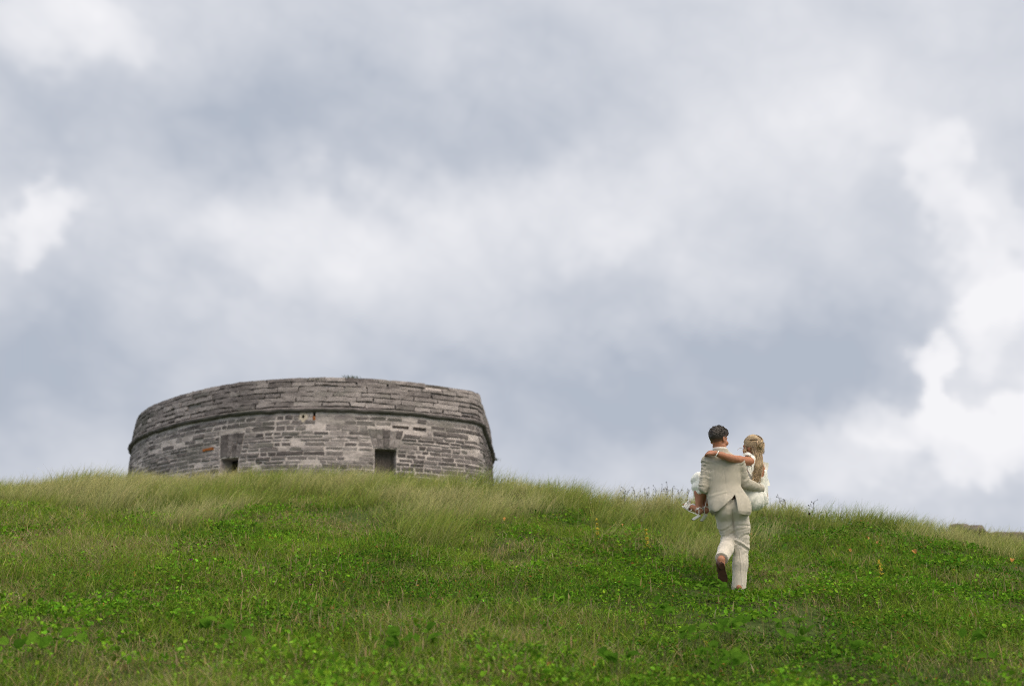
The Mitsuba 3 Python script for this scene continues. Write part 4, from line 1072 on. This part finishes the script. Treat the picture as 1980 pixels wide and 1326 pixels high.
# low leafy cover
LT = np.array([[0, 0, 0], [.45, .30, .08], [1, 0, .02], [.45, -.30, .08]]); LF = np.array([[0, 2, 1], [0, 3, 2]])
a = np.linspace(0, 2 * np.pi, 9)[:-1]
RT = np.vstack([[[0, 0, 0]], [[.5, 0, -.03]], np.stack([.52 - .50 * np.cos(a) - .05 * (np.abs(a - np.pi) < .1), .47 * np.sin(a), .16 * np.abs(np.sin(a))], -1)[1:]])
RF = np.array([[1, 2 + i, 3 + i] for i in range(6)] + [[1, 0, 2], [1, 8, 0]])
parts = []
for n, y0, y1, pw, s0, s1 in ((258000, 4.4, 11.5, .25, .014, .036), (170000, 11.2, 17.5, .5, .020, .046), (60000, 17, 26, .6, .03, .06)):
    X, Y = sow(n, y0, y1, pw); lush = n2(X, Y, .62, 51) + .10 * np.clip(-X / 3, -1, 1); M = mound(X, Y)
    lane = np.exp(-((X - 2.05 - .12 * np.sin(Y * 1.3)) / .5) ** 2) * (Y < 12)
    bare = np.clip((n2(X, Y, .85, 81, 3) - .60) * 9, 0, 1) + .8 * np.exp(-((X - 2.75) / .30) ** 2 - ((Y - 10.1) / .5) ** 2)
    k = rv.random(n) < np.clip((.88 - lush) * 2.2, .12, 1) * (1 - .8 * np.clip(bare, 0, 1)) * (1 - .72 * tallness(X, Y)) * (1 - .35 * lane)
    X, Y, M = X[k], Y[k], M[k]; n = len(X)
    kind = n2(X, Y, 1.9, 61, 3); yel = np.clip((n2(X, Y, .8, 63) - .42) * 2.6, 0, 1)
    Z = gz(X, Y) + M * rv.random(n) ** .36
    col = lerp(tone(n, (.040, .118, .010), .52), tone(n, (.205, .385, .032), .34), np.clip(yel * .8 + rv.normal(.1, .2, n), 0, 1))
    rusty = rv.random(n) < .03; col[rusty] = tone(rusty.sum(), (.22, .12, .035), .35)
    feather = kind > .56
    sz = rv.uniform(s0, s1, n) * np.where(feather, 1.25, 1.0)
    parts.append(leaves(X, Y, Z, sz, np.where(feather, .42, rv.uniform(.8, 1.35, n)), np.where(feather, rv.normal(.85, .3, n), rv.normal(.25, .38, n)), rv.random(n) * 6.283, np.where(feather[:, None], col * [1.25, 1.22, 1.2], col), LT, LF))
for n, y0, y1, pw, s0, s1 in ((52000, 4.4, 11.5, .3, .020, .044), (22000, 11, 17.5, .5, .026, .056)):
    X, Y = sow(n, y0, y1, pw); v_ = n2(X, Y, .95, 71); k = rv.random(n) < np.clip((v_ - .50) * 8, .015, 1) * (1 - tallness(X, Y))
    X, Y = X[k], Y[k]; n = len(X); Z = gz(X, Y) + mound(X, Y) * (.45 + .6 * rv.random(n)) + .01
    parts.append(leaves(X, Y, Z, rv.uniform(s0, s1, n), rv.uniform(.8, 1.05, n), rv.normal(.45, .4, n), rv.random(n) * 6.283, tone(n, (.120, .260, .020), .32), RT, RF))
m, c = merge(parts)
tag(put('ground_cover', m, 'mat_leaf', color=c), 'dense low green leafy plants over the slope', 'ground cover', kind='stuff')

# broad-leaved vines that can be told apart in the foreground
a = np.linspace(0, 2 * np.pi, 15)[:-1]
_rr = 1 - .16 * np.exp(-((a - np.pi) / .28) ** 2) - .10 * np.exp(-(np.minimum(a, 2 * np.pi - a) / .3) ** 2)
BV = np.vstack([np.stack([.52 - .52 * np.cos(a) * _rr, .46 * np.sin(a) * _rr, .20 * np.abs(np.sin(a)) - .06 * np.cos(a) ** 2], -1), [[.25, 0, .0]], [[.52, 0, .015]], [[.80, 0, -.01]]])
_near = lambda i: 14 if np.cos(a[i]) > .45 else (15 if np.cos(a[i]) > -.45 else 16)
BF = []
for i in range(14):
    j = (i + 1) % 14; p_, q_ = _near(i), _near(j); BF.append([i, j, p_])
    if p_ != q_: BF.append([j, q_, p_])
BF = np.array(BF)
for i, b in enumerate([(.12, .275, .026), (.16, .33, .034), (.10, .235, .022)]):
    scene[f'mat_vine{i}'] = {'type': 'principledthin', 'base_color': mikit.proc((lambda b: lambda p, n, uv: mixc(b, tuple(.62 * x for x in b), fb(p.x * 60, p.y * 60, p.z * 60, 2)))(b)), 'roughness': .6, 'diff_trans': 1.0, 'eta': 1.10}
scene['mat_stem'] = matte((.11, .12, .04), .7)


def vine(x, y, n, spread, label, size=.084):
    k = thing('vine_plant'); tag(k, label, 'vine', 'broad-leaved vines in front of the couple'); stems = []
    dirn = rv.random() * 6.283
    for i in range(n):
        t = (i + .5) / n - .5; px_ = x + np.cos(dirn) * t * spread * 1.6 + rv.normal(0, .35 * spread); py_ = y + np.sin(dirn) * t * spread * 1.2 + rv.normal(0, .35 * spread)
        g = float(gz(px_, py_)); top = mound(np.array([px_]), np.array([py_]))[0] + rv.uniform(.06, .14); yw = rv.random() * 6.283; ti = rv.uniform(.15, .75); s = size * rv.uniform(.75, 1.15)
        v, f, _ = leaves(np.array([px_]), np.array([py_]), np.array([g + top]), np.array([s]), np.array([rv.uniform(.85, 1.05)]), np.array([ti]), np.array([yw]), np.ones((1, 3)), BV, BF)
        put(f'{k}__leaf', (v, f), f'mat_vine{rv.choice(3, p=[.45, .3, .25])}', smooth=60)
        stems.append(tube(spline([[px_ - .03 * np.cos(yw), py_ - .03 * np.sin(yw), g - .01], [px_ - .015 * np.cos(yw), py_ - .015 * np.sin(yw), g + top * .6], [px_, py_, g + top]], 5), .0022, 4))
    r = np.array([[x + np.cos(dirn) * t * spread * 1.7, y + np.sin(dirn) * t * spread * 1.3, 0] for t in np.linspace(-.6, .6, 9)]); r[:, 2] = gz(r[:, 0], r[:, 1]) + .02
    put(f'{k}__stem', join(stems + [tube(r, .004, 5)]), 'mat_stem', smooth=True); tag(f'{k}__stem', kind='stuff')


for x, y, n, sp, lb in [
    (1.28, 8.89, 15, .22, 'large clump of broad round vine leaves downhill and left of the standing foot'), (1.91, 10.21, 12, .17, 'broad-leaved vine right below the lifted shoe'),
    (1.65, 8.27, 14, .22, 'broad-leaved vine clump midway between the standing foot and the bottom edge'), (2.11, 8.59, 13, .20, 'upright broad-leaved vine on the worn strip below the standing foot'),
    (1.33, 6.95, 14, .22, 'broad-leaved vine at the bottom edge, straight below the lifted shoe'), (.67, 6.67, 11, .18, 'broad-leaved vine at the bottom edge, left of the worn strip'),
    (2.19, 7.06, 10, .16, 'broad-leaved vine at the bottom edge, right of the worn strip'), (1.08, 9.6, 10, .18, 'small vine clump uphill and left of the large clump of round leaves'),
    (-.71, 6.67, 10, .15, 'round-leaved vine at the bottom edge, below the fort doorway'), (-.56, 7.2, 9, .16, 'vine with rounded leaves just above the bottom edge, below the right end of the fort'),
    (3.1, 7.16, 11, .20, 'broad-leaved vine in the bottom right corner'), (1.27, 7.79, 10, .18, 'low vine with few leaves second up from the bottom edge, below the lifted shoe'),
    (-2.94, 6.6, 12, .22, 'broad-leaved vine in the bottom left corner'), (2.12, 7.76, 10, .18, 'vine on the right side of the worn strip, third up from the bottom edge'),
    (-1.9, 7.0, 11, .2, 'broad-leaved vine at the bottom edge, below the fort window')]:
    vine(x, y, n, sp, lb)

# single flowers and fallen leaves
scene['mat_gold'] = matte((.46, .37, .04), .8); scene['mat_orange'] = matte(mikit.proc(lambda p, n, uv: mixc((.40, .22, .05), (.30, .14, .035), fb(p.x * 40, p.y * 40, p.z * 40, 2))), .6)
scene['mat_purple'] = matte((.30, .05, .28), .6); scene['mat_seed'] = matte((.035, .028, .022), .9); scene['mat_straw'] = matte((.20, .17, .08), .8)
for x, y, h, lb in [(1.75, 13.67, .42, 'yellow goldenrod spike left of the man near the long grass'), (1.13, 13.95, .50, 'tall yellow goldenrod spike below the middle of the crest'), (3.93, 11.3, .36, 'yellow goldenrod spike on the green slope right of the man')]:
    k = thing('goldenrod'); tag(k, lb, 'flower', 'goldenrod spikes'); g = float(gz(x, y)); q = spline([[x, y, g], [x + .01, y, g + h * .5], [x - .01, y, g + h]], 9)
    put(f'{k}__stem', tube(q, np.linspace(.005, .002, 9), 5), 'mat_stem', smooth=True)
    fl = []
    for i in range(90):
        t = .42 + .58 * rv.random(); c_ = q[int(t * 8)] + rv.normal(0, .018 * (1.25 - t), 3); v = np.array(trimesh.creation.icosphere(0).vertices) * rv.uniform(.004, .009) + c_; fl.append((v, np.array(trimesh.creation.icosphere(0).faces)))
    put(f'{k}__flower', join(fl), 'mat_gold'); X = np.full(14, x) + rv.normal(0, .012, 14); Y = np.full(14, y); Z = g + rv.uniform(.05, h * .5, 14)
    v, f, _ = leaves(X, Y, Z, rv.uniform(.05, .08, 14), np.full(14, .35), rv.normal(.6, .2, 14), rv.random(14) * 6.283, np.ones((14, 3)), LT, LF); put(f'{k}__leaves', (v, f), 'mat_vine1')
    tag(f'{k}__leaves', kind='stuff')
for x, y, s, lb in [(3.36, 14.7, .075, 'pale orange leaf lying right of the man\'s knee'), (2.54, 11.5, .07, 'small orange leaf beside the standing foot'), (1.64, 15.55, .10, 'orange leaf at the edge of the long grass, left of the couple'), (-.11, 15.1, .12, 'orange-yellow leaf below the right end of the fort'),
                    (-3.39, 8.85, .08, 'orange leaf low on the left part of the slope'),
                    (4.54, 14.1, .10, 'orange leaf right of the couple, left one of a row of three'), (4.81, 14.15, .10, 'orange leaf right of the couple, middle one of a row of three'),
                    (4.95, 14.2, .10, 'orange leaf right of the couple, right one of a row of three'), (5.18, 13.5, .13, 'large orange leaf on the right part of the slope'), (6.3, 13.3, .12, 'orange leaf by the right edge below the long grass')]:
    k = thing('fallen_leaf'); s *= .58; tag(k, lb, 'leaf', 'orange leaves scattered on the slope')
    z_ = float(gz(x, y)) + mound(np.array([x]), np.array([y]))[0] + .05
    v, f, _ = leaves(np.array([x]), np.array([y]), np.array([z_]), np.array([s]), np.array([.8]), np.array([.75]), np.array([rv.uniform(.8, 2.2)]), np.ones((1, 3)), BV * [1, 1, 1.8], BF)
    scene[k] = mikit.ply((v, f), 'mat_orange', smooth=60)
for x, y, lb in [(.64, 11.5, 'purple flower on the slope between the fort and the man'), (-3.2, 6.95, 'purple flower low at the left edge of the picture'), (-3.05, 10.0, 'pale purple flower below the fort window'), (-1.86, 9.8, 'purple flower straight below the middle of the fort')]:
    k = thing('purple_flower'); tag(k, lb, 'flower', 'purple flowers in the grass'); g = float(gz(x, y)); h = mound(np.array([x]), np.array([y]))[0] + .09
    put(f'{k}__stem', tube([[x, y, g], [x, y, g + h]], .0022, 5), 'mat_stem')
    v, f, _ = leaves(np.full(6, x), np.full(6, y), np.full(6, g + h), np.full(6, .030), np.full(6, 1.0), np.full(6, .5), np.arange(6) * 1.047, np.ones((6, 3)), LT, LF); put(f'{k}__petals', (v, f), 'mat_purple')

# dark seed stalks against the sky
ORD = ['first', 'second', 'third', 'fourth', 'fifth', 'sixth', 'seventh', 'eighth', 'ninth', 'tenth', 'eleventh', 'twelfth', 'thirteenth']
SL = [f'dark seed stalk on the crest left of the couple, {o} of thirteen from the left' for o in ORD] + ['taller dark seed stalk of the pair on the crest beside the white dress', 'shorter dark seed stalk of the pair on the crest beside the white dress', 'lone dark seed stalk farthest right on the crest',
      'taller of two seed stalks on the crest midway between fort and couple', 'shorter of two seed stalks on the crest midway between fort and couple']
for i, (x, y, h) in enumerate([(2.22, 20.6, .62), (2.30, 20.9, .58), (2.42, 20.5, .60), (2.55, 20.8, .55), (2.66, 20.6, .64), (2.75, 20.9, .60), (2.86, 20.6, .66), (2.93, 20.8, .70), (3.02, 20.5, .66), (3.10, 20.7, .72), (3.18, 20.6, .66), (3.30, 20.4, .62), (3.42, 20.5, .60), (5.15, 19.7, .56), (5.19, 19.8, .50), (5.62, 19.5, .48), (1.28, 21.2, .50), (1.34, 21.3, .44)]):
    k = thing('seed_stalk'); tag(k, SL[i], 'weed', 'dark seed stalks on the crest')
    h *= .74; g = float(gz(x, y)); le = rv.normal(0, .05); q = spline([[x, y, g], [x + le * .3, y, g + h * .5], [x + le, y, g + h]], 7); tubes = [tube(q, np.linspace(.005, .003, 7), 4)]
    heads = []
    for j in range(7):
        b0 = q[3 + j % 4]; e = b0 + [rv.normal(0, .05), rv.normal(0, .05), rv.uniform(.02, .08)]; tubes.append(tube([b0, e], .0025, 4))
        heads.append((np.array(trimesh.creation.icosphere(1).vertices) * [.009, .009, .012] * rv.uniform(.6, 1.2) + e, np.array(trimesh.creation.icosphere(1).faces)))
        heads.append(tube([b0, e], .0026, 4)); heads.append(tube([q[3 + j % 4], q[min(6, 4 + j % 4)]], .0042, 4))
    put(f'{k}__stem', join(tubes), 'mat_straw'); put(f'{k}__seed_head', join(heads), 'mat_seed')
k = thing('seed_stalk'); x, y = 4.68, 16.5; g = float(gz(x, y)); tag(k, 'single black seed head in the long grass right of the couple', 'weed')
put(f'{k}__stem', tube([[x, y, g], [x + .03, y, g + .30]], .004, 5), 'mat_straw'); v = np.array(trimesh.creation.icosphere(2).vertices) * [.018, .016, .022]; put(f'{k}__seed_head', (v * (1 + .25 * (meshkit.noise(v * 90, 2)[:, None] - .5)) + [x + .03, y, g + .33], np.array(trimesh.creation.icosphere(2).faces)), 'mat_seed')


# ------------------------------------------------------------------ plants rooted on the fort, and shrubs beyond the left shoulder of the hill
def tuft(c, n, h, r, label, key='wall_plant'):
    k = thing(key); tag(k, label, 'plant', kind='stuff'); nb_ = n
    X, Y = c[0] + rv.normal(0, r, nb_), c[1] + rv.normal(0, r * .6, nb_)
    v, f, c_ = blades(X, Y, np.full(nb_, c[2]), rv.uniform(.5, 1, nb_) * h, np.full(nb_, .016), rv.uniform(0, .8, nb_), rv.uniform(0, .6, nb_), rv.random(nb_) * 6.283, tone(nb_, (.03, .05, .012), .2), tone(nb_, (.06, .10, .02), .2), 3)
    scene[k] = mikit.ply((v, f), 'mat_blade', color=c_)


q = face(np.array([s_at(-5.75)]), np.array([8.80]), np.array([-.12]))[0]; tuft(q, 90, .16, .13, 'green tuft growing on the rim of the fort above the doorway')
q = face(np.array([s_at(-7.05)]), np.array([8.70]), np.array([.02]))[0]; tuft(q, 70, .10, .16, 'dark tuft growing at the rim of the fort above the drain hole')
q = face(np.array([s_at(-1.25) + 9.6]), np.array([7.66]), np.array([.14]))[0]; tuft(q, 40, .22, .10, 'small plant on the moulding at the right end of the fort')


def shrub(x, y, h, w, seed, label):
    k = thing('far_tree'); tag(k, label, 'tree', 'dark trees beyond the left shoulder of the hill'); r = np.random.default_rng(seed); g = float(gz(x, y)); n = 5200
    put(f'{k}__trunk', tube(spline([[x, y, g - .3], [x + .1, y, g + h * .4], [x + .05, y, g + h * .75]], 8), np.linspace(.16, .05, 8), 7), 'mat_soil', smooth=True)
    cl = r.normal(0, 1, (26, 3)); cl /= np.linalg.norm(cl, axis=1, keepdims=True); cl = cl * r.uniform(.3, 1, (26, 1)) * [w, w * .7, h * .26] + [x, y, g + h * .70]
    o = cl[r.integers(26, size=n)] + r.normal(0, 1, (n, 3)) * [w * .16, w * .16, h * .07]
    v, f, c_ = leaves(o[:, 0], o[:, 1], o[:, 2], r.uniform(.12, .24, n), np.full(n, 1.1), r.normal(0, .6, n), r.random(n) * 6.283, tone(n, (.030, .048, .016), .3), LT, LF)
    put(f'{k}__crown', (v, f), 'mat_leaf', color=c_); tag(f'{k}__crown', kind='stuff')


for x, y, h, w, sd, lb in [(-28.0, 60, 5.55, 1.5, 1, 'dark round tree top just left of the fort skyline'), (-29.6, 61, 5.3, 1.4, 2, 'dark tree top at the left edge of the hill, second from the fort'), (-31.2, 60.5, 5.3, 1.3, 3, 'dark tree top cut by the left edge of the picture')]:
    shrub(x, y, h, w, sd, lb)
